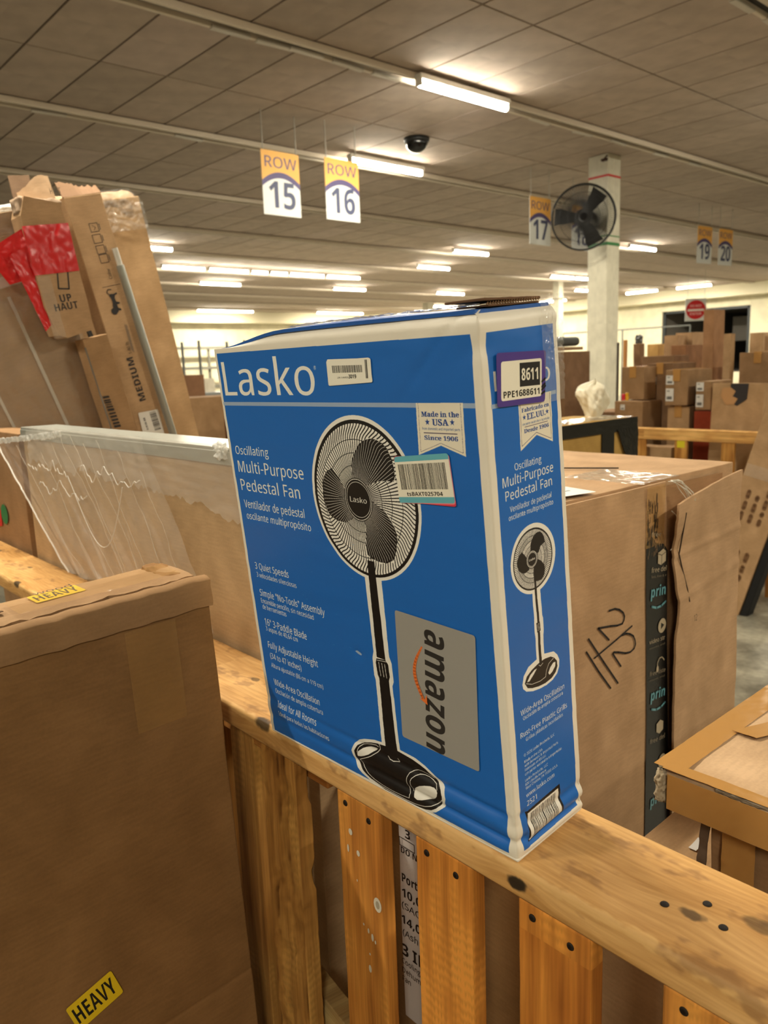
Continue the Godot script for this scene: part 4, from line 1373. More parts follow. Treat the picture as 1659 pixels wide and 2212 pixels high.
func build_heavy_carton() -> void:
	# its wide face looks towards +Z; it leans a little towards -X
	var sz := Vector3(1.25, 1.365, 0.150)
	var b := Basis(Vector3(0, 0, 1), deg_to_rad(2.2))
	# the top right front edge of the box sits here
	var corner := Vector3(0.5565, 1.398, -1.040)
	var t := thing("heavy_carton", "large plain brown carton marked HEAVY in the left foreground", "box", Transform3D(b, corner))
	var col := card(Color(0.57, 0.425, 0.265))  # darker card colour stands in for the weaker light on this carton
	var cr := [[1, 0.02, 0.0012, 0.004], [1, 0.31, 0.0006, 0.006]]
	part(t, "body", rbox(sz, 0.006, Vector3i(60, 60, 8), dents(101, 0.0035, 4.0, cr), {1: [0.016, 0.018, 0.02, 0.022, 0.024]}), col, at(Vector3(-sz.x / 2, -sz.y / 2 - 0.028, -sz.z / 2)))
	# the lid flaps: a bowed sheet with an open ragged seam along the front edge
	var n := noise(102, 18.0, 3)
	var flap := grid(steps(-1.24, -0.004, 120), steps(-0.150, -0.030, 12), func(x, z): return Vector3(x, -0.005 + 0.002 * sin((z + 0.15) / 0.12 * PI) + 0.001 * n.get_noise_2d(x, 0) + 0.004 * smoothstep(-0.05, -0.03, z) * n.get_noise_2d(x * 3.0, 5.0), z + smoothstep(-0.06, -0.03, z) * (0.010 * n.get_noise_2d(x * 1.2, 15.0) - 0.010)), none, true, 0.004)
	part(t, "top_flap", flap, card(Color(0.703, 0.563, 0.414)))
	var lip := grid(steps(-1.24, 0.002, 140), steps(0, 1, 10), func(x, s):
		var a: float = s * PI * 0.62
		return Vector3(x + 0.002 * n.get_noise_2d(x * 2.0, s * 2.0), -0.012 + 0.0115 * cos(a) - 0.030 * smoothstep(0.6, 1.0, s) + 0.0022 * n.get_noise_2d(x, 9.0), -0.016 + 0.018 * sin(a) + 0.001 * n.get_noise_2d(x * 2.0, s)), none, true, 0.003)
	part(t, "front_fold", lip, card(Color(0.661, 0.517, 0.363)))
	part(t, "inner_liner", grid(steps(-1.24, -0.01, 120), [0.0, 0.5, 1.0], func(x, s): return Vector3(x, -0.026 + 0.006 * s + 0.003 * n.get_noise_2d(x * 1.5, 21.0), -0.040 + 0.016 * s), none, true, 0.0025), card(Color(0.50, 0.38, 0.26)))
	# crumpled end, tape over it
	part(t, "crushed_end", rbox(Vector3(0.05, 0.026, 0.148), 0.008, Vector3i(14, 8, 30), dents(103, 0.011, 26.0)), card(Color(0.600, 0.441, 0.269)), at(Vector3(-0.024, -0.012, -0.075), Vector3(4, 0, -6)))
	var tm := clear_mat("clear_tape_tan", 0.22, 0.28, Color(0.80, 0.62, 0.36))
	part(t, "packing_tape", grid(steps(-0.26, -0.02, 40), steps(-0.12, -0.045, 14), func(x, z): return Vector3(x, 0.0025 + 0.003 * absf(n.get_noise_2d(x * 3.0, z * 3.0)), z)), tm)
	part(t, "packing_tape", grid(steps(-0.14, -0.062, 6), steps(-0.205, -0.05, 12), func(x, y): return Vector3(x, y, 0.0006)), tm)
	var k := Flat.new()
	k.rounded(q4([0, 0, 72, 0, 72, 48, 0, 48]), 4, Color(0.90, 0.77, 0.10))
	k.text("HEAVY", Vector2(5, 38), Vector2(67, 38), 29, Color(0.07, 0.06, 0.05), "sans bold")
	var yellow := k.mesh()
	# one label on the face (tilted up to the right), one on the lid
	var face := Transform3D(Basis(Vector3(0, 0, 1), deg_to_rad(15.9)), Vector3(-0.3001, -0.5656, 0.0010))
	part(t, "yellow_label", yellow, ink_mat(0.4), face)
	var lid := Transform3D(Basis(Vector3(1, 0, 0), -PI / 2) * Basis(Vector3(0, 0, 1), deg_to_rad(2.0)), Vector3(-0.223, -0.0018, -0.1365))
	part(t, "yellow_label", yellow, ink_mat(0.4), lid.scaled_local(Vector3(1, 0.9, 1)))
	var w := Flat.new()
	w.text("wood", Vector2(0, 16), Vector2(56, 16), 15, Color(0.25, 0.17, 0.10), "sans")
	part(t, "print", w.mesh(), ink_mat(), Transform3D(Basis(Vector3(1, 0, 0), -PI / 2), Vector3(-0.212, -0.0010, -0.149)))
	# torn patch in the seam
	part(t, "torn_strip", grid(steps(-0.36, -0.27, 24), [0.0, 0.5, 1.0], func(x, s): return Vector3(x, 0.001 + 0.002 * s + 0.003 * n.get_noise_2d(x * 4.0, 31.0), -0.092 + 0.012 * s + 0.006 * n.get_noise_2d(x * 3.0, 33.0)), none, true, 0.001), card(Color(0.42, 0.31, 0.21)))


func build_tall_carton() -> void:
	# the broad flat carton that stands inside the bin, with a pale metal strip along its top
	var z0 := -2.49
	var z1 := -1.06
	var t := thing("flat_carton", "broad flat carton behind the plank with a pale metal strip along its top edge", "box", at(Vector3(0.805, 0.12, (z0 + z1) / 2)))
	var sz := Vector3(0.105, 1.43, z1 - z0)
	part(t, "body", rbox(sz, 0.004, Vector3i(3, 24, 30), dents(111, 0.004, 2.5)), card(KRAFT_PALE), at(Vector3(0, sz.y / 2, 0)))
	var strip := mat("aluminium_strip", Color(0.70, 0.71, 0.68), 0.35, 0.55)
	var l := part(t, "metal_strip", rbox(Vector3(0.108, 0.014, sz.z + 0.006), 0.002), strip, at(Vector3(0, sz.y + 0.003, 0)))
	part(l, "strip_edge", rbox(Vector3(0.004, 0.026, sz.z + 0.006), 0.0015), strip, at(Vector3(-0.0545, -0.013, 0)))
	part(t, "dark_end", rbox(Vector3(0.09, 0.05, 0.004), 0.001), mat("strip_end", Color(0.08, 0.08, 0.08), 0.7), at(Vector3(0, sz.y - 0.02, -sz.z / 2 - 0.003)))
	# cling film thrown over its left end, with a torn lower rim
	var n := noise(112, 7.0, 3)
	var n2 := noise(113, 30.0, 2)
	var film := clear_mat("cling_film", 0.13, 0.27, Color(0.97, 0.95, 0.92))
	var f := thing("cling_film", "torn clear plastic film draped over the broad flat carton", "plastic film", at(Vector3(0.74, 1.15, -1.9)))
	var fo := Vector3(-0.74, -1.15, 1.9)
	# upper band along the strip: tight little wrinkles
	var milky := clear_mat("cling_film_band", 0.26, 0.3, Color(0.93, 0.90, 0.86))
	part(f, "upper_band", grid(steps(-2.42, -1.08, 150), steps(0, 1, 26), func(z, s):
		var low: float = 1.462 + 0.030 * n.get_noise_2d(z * 0.8, 3.0) + 0.012 * n2.get_noise_2d(z, 1.0) - 0.035 * smoothstep(-1.9, -1.2, z)
		var y: float = lerpf(1.566, low, s)
		return Vector3(0.7425 - 0.0018 * n2.get_noise_2d(z * 0.35 + y * 0.2, y * 1.6) - 0.0015 * n.get_noise_2d(z * 1.2, y * 6.0), y, z) + fo, none, false), milky)
	# the loose sheet: gathered at the upper right, hanging in long folds to the lower right
	var sheet := func(a, s):
		# a runs along the top edge (0 left .. 1 right), s from top (0) to hem (1)
		var top := Vector3(0, lerpf(1.505, 1.570, smoothstep(0.0, 0.45, a)), lerpf(-2.68, -1.62, a))
		var hem := Vector3(0, lerpf(1.172, 1.185, a), lerpf(-2.16, -1.36, a))
		var p: Vector3 = top.lerp(hem, s)
		var fold := sin((a * 12.0 + s * 0.8) * TAU * 0.55 + n.get_noise_2d(a * 0.5, s * 0.08) * 6.0)
		p.x = 0.733 - 0.006 * fold * (0.35 + s) - 0.004 * n2.get_noise_2d(a * 1.4, s * 0.10) - 0.0012 * n2.get_noise_2d(a * 0.5, s * 0.7)
		return p + fo
	part(f, "loose_sheet", grid(steps(0, 1, 130), steps(0, 1, 60), sheet, none, false), film)
	# rolled rims catch the light
	var rim := []
	for i in 60:
		var s := i / 59.0
		rim.append(sheet.call(0.0, s) + Vector3(-0.002, 0, 0.002 * sin(s * 40.0)))
	part(f, "rolled_hem", tube(rim, 0.0028, 6), clear_mat("film_fold", 0.55, 0.3, Color(0.95, 0.93, 0.9)))
	for q in [[-2.38, 1.46, 0.30, 1], [-2.30, 1.405, 0.35, 2], [-1.98, 1.47, 0.35, 3]]:
		var ridge := []
		for i in 50:
			var s := i / 49.0
			ridge.append(Vector3(0.726, q[1] + 0.030 * n.get_noise_2d(s * 0.5, q[3] * 9.0) + 0.012 * n2.get_noise_2d(s * 0.3, q[3] * 4.0), q[0] + q[2] * s) + fo)
		part(f, "torn_rim", tube(ridge, 0.0011, 5), clear_mat("film_fold", 0.34, 0.2))
	var loop := []
	for i in 50:
		var s := i / 49.0
		loop.append(Vector3(0.722, 1.45 - 0.20 * sin(s * PI) * (0.6 + 0.4 * s), -2.06 + 0.34 * s) + fo)
	part(f, "torn_rim", tube(loop, 0.0010, 5), clear_mat("film_fold", 0.34, 0.2))
	for q in [[0.16, 0.05, 0.95], [0.30, 0.15, 1.0], [0.42, 0.1, 1.0], [0.52, 0.06, 1.0], [0.58, 0.04, 1.0], [0.66, 0.08, 1.0], [0.74, 0.05, 1.0], [0.83, 0.1, 1.0], [0.92, 0.2, 1.0]]:
		var crease := []
		for i in 40:
			var s: float = lerpf(q[1], q[2], i / 39.0)
			crease.append(sheet.call(q[0] + 0.03 * n.get_noise_2d(s * 0.2, q[0] * 7.0), s) + Vector3(-0.001, 0, 0))
		part(f, "crease_highlight", tube(crease, 0.0007, 5), clear_mat("crease_highlight", 0.28, 0.3, Color(0.92, 0.88, 0.82)))  # pale thin tubes paint the highlights along the folds
	part(f, "bunched_hem", rbox(Vector3(0.014, 0.026, 0.58), 0.007, Vector3i(6, 10, 120), dents(116, 0.010, 30.0)), clear_mat("bunched_tape", 0.35, 0.12), at(Vector3(0.736, 1.532, -2.40) + fo, Vector3(-4.5, 0, 0)))
	# a knot of film at the right end of the strip
	part(f, "film_knot", rbox(Vector3(0.03, 0.045, 0.04), 0.012, Vector3i(14, 14, 14), dents(114, 0.016, 60.0)), clear_mat("film_knot", 0.45, 0.2), at(Vector3(0.742, 1.555, -1.30) + fo))
	# the dark carton with a red and green print left of it
	var d := thing("print_carton", "brown carton with a red and green print behind the film at the left edge", "box", at(Vector3(0.81, 0.0, -2.735)))
	part(d, "body", rbox(Vector3(0.11, 1.54, 0.37), 0.006, Vector3i(3, 12, 8), dents(115, 0.006, 4.0)), card(KRAFT_DEEP), at(Vector3(0, 0.77, 0)))
	var k := Flat.new()
	k.poly(q4([0, 0, 62, 6, 62, 60, 8, 70]), Color(0.72, 0.10, 0.13))
	part(d, "red_print", k.mesh(), ink_mat(), face_left(Vector3(-0.0565, 1.275, -0.145)))
	k = Flat.new()
	k.ellipse(Vector2(100, 16), 36, 34, Color(0.12, 0.45, 0.26), 16)
	part(d, "green_print", k.mesh(), ink_mat(), face_left(Vector3(-0.0565, 1.275, -0.145)))


# a box that leans in the xy plane: foot of its right edge, lean in degrees (top towards -X)
func leaning(called: String, label: String, right_low: Vector3, deg: float, size: Vector3, m: Material, relief: Callable = none, n := Vector3i(4, 24, 3)) -> Node3D:
	var t := thing(called, label, "box", Transform3D(Basis(Vector3(0, 0, 1), deg_to_rad(deg)), right_low))
	part(t, "body", rbox(size, 0.005, n, relief), m, at(Vector3(-size.x / 2, size.y / 2, -size.z / 2)))
	return t


# where along a leaning box's own axes a point of the world lies
func own(t: Node3D, p: Vector3) -> Vector3:
	return t.transform.affine_inverse() * p


func build_upper_left() -> void:
	# broad kraft panel, furthest back
	var foot := Vector3(1.985, 0.06, -3.2)
	var t := leaning("panel_carton", "tall plain kraft carton leaning at the back, its top end wrapped in clear tape", foot, 10.7, Vector3(0.40, 2.41, 0.10), card(Color(0.745, 0.610, 0.450)), dents(121, 0.005, 3.0), Vector3i(10, 40, 3))
	var tape := clear_mat("clear_tape", 0.10, 0.10)
	var n := noise(122, 22.0, 3)
	part(t, "wrapped_top", rbox(Vector3(0.405, 0.14, 0.108), 0.05, Vector3i(24, 14, 8), dents(123, 0.010, 14.0)), card(Color(0.682, 0.575, 0.466)), at(Vector3(-0.20, 2.375, -0.05)))
	part(t, "tape_wrap", grid(steps(-0.20, 0.004, 50), steps(2.28, 2.44, 40), func(x, y): return Vector3(x - 0.05 * smoothstep(2.38, 2.45, y) * smoothstep(-0.06, 0.0, x), y, 0.004 + 0.008 * absf(n.get_noise_2d(x, y)))), tape)
	# the MEDIUM carton: narrow, two faces seen
	foot = Vector3(1.79, 0.20, -3.0)
	t = leaning("medium_carton", "narrow carton printed MEDIUM with tick boxes and a lion silhouette, leaning", foot, 12.9, Vector3(0.150, 2.235, 0.10), card(Color(0.761, 0.628, 0.480)), dents(124, 0.003, 5.0), Vector3i(4, 30, 3))
	part(t, "torn_flap", grid(steps(-0.150, 0.0, 20), steps(0, 1, 6), func(x, s): return Vector3(x, 2.232 + s * (0.030 + 0.03 * smoothstep(-0.05, -0.15, x) + 0.010 * n.get_noise_2d(x * 2.0, 0.0)), -0.004 - 0.03 * s), none, true, 0.003), card(Color(0.556, 0.434, 0.333)))
	part(t, "white_tape", rbox(Vector3(0.010, 0.62, 0.003), 0.001, Vector3i(2, 30, 1), dents(125, 0.002, 40.0)), mat("white_tape", Color(0.80, 0.79, 0.75), 0.3), at(Vector3(-0.003, 1.62, 0.001), Vector3(0, 0, 1.5)))
	var dark := Color(0.13, 0.11, 0.10)
	var k := Flat.new()
	var put := func(p: Vector2, z: float) -> Vector2:
		var q := own(t, Vector3(p.x, p.y, z) / 1000.0)
		return Vector2(q.x * 1000.0, -q.y * 1000.0)
	var tt := t
	var m2 := func(x: float, y: float) -> Vector2:
		var q: Vector3 = tt.transform.affine_inverse() * Vector3(x / 1000.0, y / 1000.0, -3.0)
		return Vector2(q.x * 1000.0, -q.y * 1000.0)
	k.text("MEDIUM", m2.call(1392, 1602), m2.call(1352, 1772), 26, dark, "sans bold")
	k.text("1-40 lb", m2.call(1352, 1785), m2.call(1341, 1830), 13, dark, "sans")
	for i in 3:
		k.stroke([m2.call(1352 - i * 4.0 + 9, 1790 + i * 3.0), m2.call(1332 - i * 4.0 + 9, 1895)], 1.6, dark.lightened(0.25))
	var boxes := [[1250, 2248], [1258, 2208], [1267, 2170], [1276, 2138]]
	for b in boxes:
		var c: Vector2 = m2.call(b[0], b[1])
		k.stroke([c + Vector2(-16, -15), c + Vector2(16, -15), c + Vector2(16, 15), c + Vector2(-16, 15)], 2.0, dark, true)
		k.stroke([c + Vector2(22, -10), c + Vector2(22, 10)], 2.5, dark.lightened(0.2))
	var c0: Vector2 = m2.call(1250, 2248)
	k.stroke([c0 + Vector2(-6, -8), c0 + Vector2(6, 0), c0 + Vector2(-2, 8)], 1.6, dark)
	k.text("Color", m2.call(1302, 2066), m2.call(1294, 2104), 13, dark, "sans")
	k.stroke([m2.call(1259, 2031), m2.call(1330, 2048)], 1.6, dark)
	# lion: body on its side, legs and a tufted tail
	var l: Vector2 = m2.call(1305, 1975)
	var lion := []
	for q in [-30, -6, -22, -16, -8, -15, 4, -12, 22, -14, 34, -20, 40, -12, 38, 0, 42, 16, 36, 18, 32, 6, 22, 2, 6, 4, 2, 18, -4, 18, -6, 4, -20, 6, -26, 18, -32, 16, -30, 4, -38, 2]:
		lion.append(q)
	k.poly(q4(lion).map(func(p): return l + p.rotated(deg_to_rad(-88)) * 0.92), dark)
	k.ellipse(l + Vector2(-14, 28), 13, 13, dark, 14)
	k.stroke([l + Vector2(-10, -30), l + Vector2(-22, -44), l + Vector2(-14, -54), l + Vector2(-2, -52)], 3.2, dark)
	part(t, "print", k.mesh(), ink_mat(), at(Vector3(0, 0, 0.0012)))
	var kk := Flat.new()
	kk.rounded([m2.call(1353, 1552), m2.call(1438, 1562), m2.call(1462, 1440), m2.call(1372, 1430)], 5, Color(0.86, 0.85, 0.82))
	kk.bars([m2.call(1400, 1550), m2.call(1418, 1475), m2.call(1446, 1480), m2.call(1428, 1555)], 31, 16, [Color(0.1, 0.1, 0.1)])
	kk.bars([m2.call(1372, 1530), m2.call(1384, 1480), m2.call(1392, 1482), m2.call(1380, 1532)], 32, 8, [Color(0.2, 0.2, 0.2)])
	part(t, "white_label", kk.mesh(), ink_mat(), at(Vector3(0, 0, 0.0026)))
	# grey tube
	var pole := thing("grey_pole", "slim grey metal tube leaning against the narrow printed carton", "pole", at(Vector3(1.483, 1.465, -2.975)))
	part(pole, "tube", tube([Vector3(0.30, -1.36, 0), Vector3(0, 0, 0), Vector3(-0.157, 0.648, 0)], 0.015, 16), mat("grey_tube", Color(0.60, 0.61, 0.58), 0.3, 0.4))
	part(pole, "tube_end", tube([Vector3(-0.157, 0.648, 0), Vector3(-0.172, 0.71, 0)], 0.011, 12), mat("tube_end", Color(0.75, 0.74, 0.70), 0.3))
	# black strip between the cartons
	var b2 := thing("black_strip", "flat black strip wedged between the leaning cartons", "strip", at(Vector3(1.236, 1.675, -2.958)))
	part(b2, "strip", slab(PackedVector2Array([Vector2(0.085, -0.33), Vector2(0.012, 0.002), Vector2(-0.055, 0.20), Vector2(-0.098, 0.493), Vector2(-0.109, 0.493), Vector2(-0.09, 0.27), Vector2(-0.012, -0.003), Vector2(0.062, -0.33)]), 0.012), mat("strip_black", Color(0.04, 0.04, 0.045), 0.4))
	# the UP / HAUT carton end with its red tape
	foot = Vector3(1.150, 1.868, -2.85)
	var u := thing("haut_carton", "crumpled carton end printed UP HAUT, bound with red tape", "box", Transform3D(Basis(Vector3(0, 0, 1), deg_to_rad(9.5)), foot))
	var outline := PackedVector2Array([Vector2(0.0, 0.0), Vector2(0.004, 0.10), Vector2(-0.002, 0.43), Vector2(-0.118, 0.46), Vector2(-0.145, 0.40), Vector2(-0.150, 0.10), Vector2(-0.128, 0.0), Vector2(-0.10, -0.014), Vector2(-0.05, -0.006)])
	part(u, "body", slab(outline, 0.10), card(Color(0.745, 0.610, 0.466)))
	part(u, "crumpled_top", rbox(Vector3(0.165, 0.075, 0.10), 0.02, Vector3i(20, 12, 10), dents(126, 0.020, 16.0)), card(Color(0.640, 0.551, 0.466)), at(Vector3(-0.068, 0.425, -0.048), Vector3(0, 0, -9)))
	part(u, "raised_flap", grid(steps(-0.115, 0.005, 20), steps(0.44, 0.53, 8), func(x, y): return Vector3(x, y - 0.05 * smoothstep(-0.02, -0.12, x) + 0.006 * n.get_noise_2d(x, y), -0.045 - (y - 0.44) * 0.25), none, true, 0.004), card(Color(0.745, 0.622, 0.495)))
	var red := mat("red_tape_gloss", Color(0.80, 0.06, 0.09), 0.3)
	var tape_n := noise(127, 14.0, 3)
	part(u, "red_tape", grid(steps(-0.152, 0.006, 40), steps(0.205, 0.365, 40), func(x, y): return Vector3(x - (0.365 - y) * 0.02, y + 0.06 * (x + 0.07) * -0.2, 0.002 + 0.005 * absf(tape_n.get_noise_2d(x * 0.7, y * 0.5))), none, true), red)
	part(u, "red_tape", grid(steps(0, 1, 30), steps(0, 1, 40), func(a, s):
		var p := Vector3(-0.150 - 0.13 * (1.0 - a) * (1.0 - s * 0.4), 0.36 - 0.06 * (1.0 - a) - s * (0.11 + 0.05 * a), 0.0)
		p.z = -0.01 - 0.035 * (1.0 - a) + 0.006 * absf(tape_n.get_noise_2d(a * 0.12, s * 0.12))
		return p, none, true), red)
	part(u, "red_tape", grid(steps(0, 1, 12), steps(0, 1, 40), func(a, s):
		var p := Vector3(-0.215 + 0.055 * a + 0.035 * s - 0.03 * s * (a - 0.5), 0.28 - 0.26 * s + 0.02 * a, 0.0)
		p.z = -0.01 + 0.005 * absf(tape_n.get_noise_2d(a * 0.08, s * 0.2))
		return p, none, true), red)
	var kp := Flat.new()
	var uu := func(x: float, y: float) -> Vector2:
		var q: Vector3 = u.transform.affine_inverse() * Vector3(x / 1000.0, y / 1000.0, -2.85)
		return Vector2(q.x * 1000.0, -q.y * 1000.0)
	kp.text("UP", uu.call(1042, 1959), uu.call(1083, 1966), 25, dark, "sans bold")
	kp.text("HAUT", uu.call(1021, 1928), uu.call(1103, 1942), 24, dark, "sans bold")
	kp.stroke([uu.call(1042, 2085), uu.call(1040, 2006), uu.call(1076, 2006), uu.call(1078, 2080)], 5, dark)
	var ht := Flat.new()
	ht.text("H A T", uu.call(1048, 2318), uu.call(1085, 2325), 18, dark.lightened(0.2), "sans")
	part(u, "flap_print", ht.mesh(), ink_mat(), at(Vector3(0, 0, 0.0008)))
	part(u, "print", kp.mesh(), ink_mat(), at(Vector3(0, 0, 0.0008)))
	part(u, "clear_tape", grid(steps(-0.148, -0.105, 12), steps(-0.01, 0.20, 40), func(x, y): return Vector3(x, y, 0.0022 + 0.0045 * absf(tape_n.get_noise_2d(x * 1.5, y * 0.4)))), tape)
	# the narrower carton below it, with a bar code
	t = leaning("barcode_carton", "narrow scuffed carton with a printed bar code below the UP HAUT carton", Vector3(1.60, 0.10, -2.87), 12.6, Vector3(0.100, 1.80, 0.082), card(Color(0.682, 0.546, 0.399)), dents(128, 0.004, 8.0), Vector3i(4, 30, 3))
	var kb := Flat.new()
	var tb := t
	var bb := func(x: float, y: float) -> Vector2:
		var q: Vector3 = tb.transform.affine_inverse() * Vector3(x / 1000.0, y / 1000.0, -2.87)
		return Vector2(q.x * 1000.0, -q.y * 1000.0)
	kb.bars([bb.call(1164, 1628), bb.call(1200, 1505), bb.call(1225, 1508), bb.call(1188, 1630)], 33, 11, [dark])
	part(t, "print", kb.mesh(), ink_mat(), at(Vector3(0, 0, 0.001)))
	part(t, "scuffed_edge", rbox(Vector3(0.008, 1.7, 0.006), 0.002, Vector3i(2, 60, 2), dents(129, 0.003, 60.0)), mat("scuffed_grey", Color(0.45, 0.42, 0.38), 0.9), at(Vector3(-0.098, 0.92, 0.001)))
	# the large wrapped carton at the left edge
	t = leaning("wrapped_carton", "large carton wrapped in clear film at the left edge, with pale tape lines", Vector3(1.60, 0.10, -2.965), 14.5, Vector3(0.40, 2.27, 0.20), card(Color(0.640, 0.517, 0.385)), dents(130, 0.008, 3.0), Vector3i(14, 40, 4))
	var pale := clear_mat("pale_tape", 0.40, 0.2, Color(0.88, 0.86, 0.82))
	part(t, "tape_line", rbox(Vector3(0.012, 1.7, 0.002), 0.0008), pale, at(Vector3(-0.140, 1.15, 0.0015), Vector3(0, 0, 4)))
	part(t, "tape_line", rbox(Vector3(0.010, 1.7, 0.002), 0.0008), pale, at(Vector3(-0.300, 1.05, 0.0015), Vector3(0, 0, 5)))
	part(t, "tape_line", rbox(Vector3(0.012, 0.9, 0.002), 0.0008), pale, at(Vector3(-0.02, 1.0, 0.0015)))
	part(t, "tape_band", rbox(Vector3(0.26, 0.035, 0.003), 0.001), pale, at(Vector3(-0.16, 2.05, 0.003), Vector3(0, 0, 4)))
	part(t, "film_wrap", grid(steps(-0.40, 0.004, 50), steps(1.2, 2.28, 90), func(x, y): return Vector3(x, y, 0.005 + 0.006 * absf(tape_n.get_noise_2d(x * 1.0, y * 0.5)))), clear_mat("stretch_film", 0.07, 0.14))
	part(t, "bunched_film", rbox(Vector3(0.40, 0.05, 0.20), 0.022, Vector3i(30, 8, 12), dents(131, 0.02, 18.0)), clear_mat("bunched_film", 0.5, 0.2), at(Vector3(-0.20, 2.275, -0.10)))
	var strip := thing("cardboard_strip", "small cardboard tongue sticking up behind the wrapped carton", "cardboard", at(Vector3(1.085, 2.30, -3.2), Vector3(0, 0, 8)))
	part(strip, "tongue", rbox(Vector3(0.080, 0.30, 0.006), 0.002, Vector3i(4, 8, 1), dents(132, 0.003, 8.0)), card(Color(0.588, 0.481, 0.392)), at(Vector3(0, 0.0, 0)))


# ---------------------------------------------------------------- the carton marked #2

func build_marker_carton() -> void:
	var x0 := 1.02
	var x1 := 1.985
	var top := 1.430
	var zf := -0.865
	var t := thing("marked_carton", "big brown carton marked #2 in pen, its taped front flap bursting open", "box", at(Vector3(0, 0, zf)))
	var kraft := card(Color(0.745, 0.605, 0.457))
	var depth := 0.62
	var low := 0.38
	# body with the left half of the front; the right flap stands off
	part(t, "body", rbox(Vector3(x1 - x0, top - low, depth), 0.006, Vector3i(20, 20, 10), dents(141, 0.007, 2.6)), kraft, at(Vector3((x0 + x1) / 2, (top + low) / 2, -depth / 2 - 0.028)))
	var n := noise(142, 5.0, 3)
	var n2 := noise(143, 24.0, 2)
	var left := grid(steps(x0, 1.600, 24), steps(low, top - 0.004, 40), func(x, y): return Vector3(x, y, -0.003 * smoothstep(1.35, 1.42, y) + 0.0010 * n.get_noise_2d(x, y) + 0.0008 * exp(-pow((y - 1.17 + (x - 1.3) * 0.25) / 0.012, 2.0)) - 0.0022), none, false, 0.005)
	part(t, "front_flap", left, kraft)
	# the burst flap: its seam edge swings forward, with three soft folds
	# (seam edge as it stands in the plane of the front: height, x)
	var seam := [[0.38, 1.662], [0.842, 1.658], [1.046, 1.652], [1.125, 1.664], [1.19, 1.650], [1.258, 1.629], [1.32, 1.640], [1.387, 1.647], [1.45, 1.650]]
	var swing := func(x, y):
		var f: float = inverse_lerp(1.958, 1.650, x)
		var open: float = 0.004 + 0.014 * smoothstep(0.45, 0.9, y) + 0.020 * smoothstep(1.26, 1.39, y) - 0.008 * exp(-pow((y - 1.255) / 0.04, 2.0))
		var edge := 1.65
		for q in seam.size() - 1:
			if y >= seam[q][0] and y <= seam[q + 1][0]:
				edge = lerpf(seam[q][1], seam[q + 1][1], smoothstep(seam[q][0], seam[q + 1][0], y))
		var z: float = 0.002 + open * pow(f, 1.5)
		edge = edge * (0.865 - open) / 0.865 + 0.0015 * n2.get_noise_2d(y, 3.0)
		var right: float = 1.958 + 0.018 * smoothstep(1.35, 0.8, y)
		var crease: float = exp(-pow((y - 1.256 - (1.0 - f) * 0.012) / 0.007, 2.0)) + 0.7 * exp(-pow((y - 1.150 - (1.0 - f) * 0.024) / 0.009, 2.0))
		return Vector3(lerpf(right, edge, f), y - 0.030 * smoothstep(1.30, 1.408, y) * f, z + 0.003 * n.get_noise_2d(x * 1.2, y) + 0.0035 * crease)
	part(t, "burst_flap", grid(steps(1.650, 1.958, 26), steps(low, 1.412, 150), swing, none, false, 0.005), card(Color(0.735, 0.598, 0.457)))
	part(t, "inner_flap", grid(steps(1.46, 1.90, 12), steps(0.45, 1.41, 20), func(x, y): return Vector3(x, y, -0.022 + 0.004 * n.get_noise_2d(x * 2.0, y)), none, false, 0.004), card(Color(0.66, 0.51, 0.36)))
	# score line beside the seam edge
	var score := []
	for p in [[1.688, 1.378], [1.682, 1.33], [1.668, 1.258], [1.678, 1.22], [1.694, 1.17], [1.700, 1.135]]:
		score.append(swing.call(p[0], p[1]) + Vector3(0, 0, 0.0004))
	part(t, "score_line", tube(score, 0.0016, 5), mat("score_dark", Color(0.16, 0.10, 0.06), 0.9))
	# the black printed tape with its worn upper end
	var k := Flat.new()
	k.lift = 0.000012
	var black := Color(0.075, 0.07, 0.065)
	var pale := Color(0.66, 0.60, 0.50)
	var teal := Color(0.36, 0.58, 0.62)
	var mm := func(x, y): return Vector2(x, 1430.0 - y)
	k.poly([mm.call(1512, 1300), mm.call(1536, 1312), mm.call(1552, 1296), mm.call(1586, 1288), mm.call(1604, 1270), mm.call(1610, 1100), mm.call(1625, 900), mm.call(1640, 700), mm.call(1640, 420), mm.call(1540, 420), mm.call(1532, 880), mm.call(1514, 1234)], black)
	var rng := RandomNumberGenerator.new()
	rng.seed = 14
	for i in 90:
		var x := rng.randf_range(1514, 1556)
		var y := rng.randf_range(1290, 1388)
		k.stroke([mm.call(x, y), mm.call(x + rng.randf_range(-2, 2), y + rng.randf_range(5, 22))], rng.randf_range(0.8, 2.6), black.lightened(rng.randf_range(0.0, 0.12)))
	for i in 40:
		var x := rng.randf_range(1516, 1600)
		var y := rng.randf_range(1265, 1310)
		k.stroke([mm.call(x, y), mm.call(x + 1, y + rng.randf_range(4, 12))], rng.randf_range(0.6, 1.6), Color(0.55, 0.42, 0.28))
	k.text("free", mm.call(1529, 1314), mm.call(1570, 1309), 9, pale, "sans")
	k.poly([mm.call(1560, 1272), mm.call(1582, 1278), mm.call(1594, 1270), mm.call(1594, 1248), mm.call(1574, 1242), mm.call(1560, 1248)], pale)
	k.stroke([mm.call(1560, 1270), mm.call(1576, 1264), mm.call(1594, 1269)], 1.6, black)
	k.stroke([mm.call(1576, 1264), mm.call(1576, 1243)], 1.6, black)
	k.text("free del", mm.call(1533, 1232), mm.call(1597, 1225), 11, pale, "sans")
	k.text("fast, free & e", mm.call(1533, 1220), mm.call(1597, 1212), 5, pale.darkened(0.3), "sans")
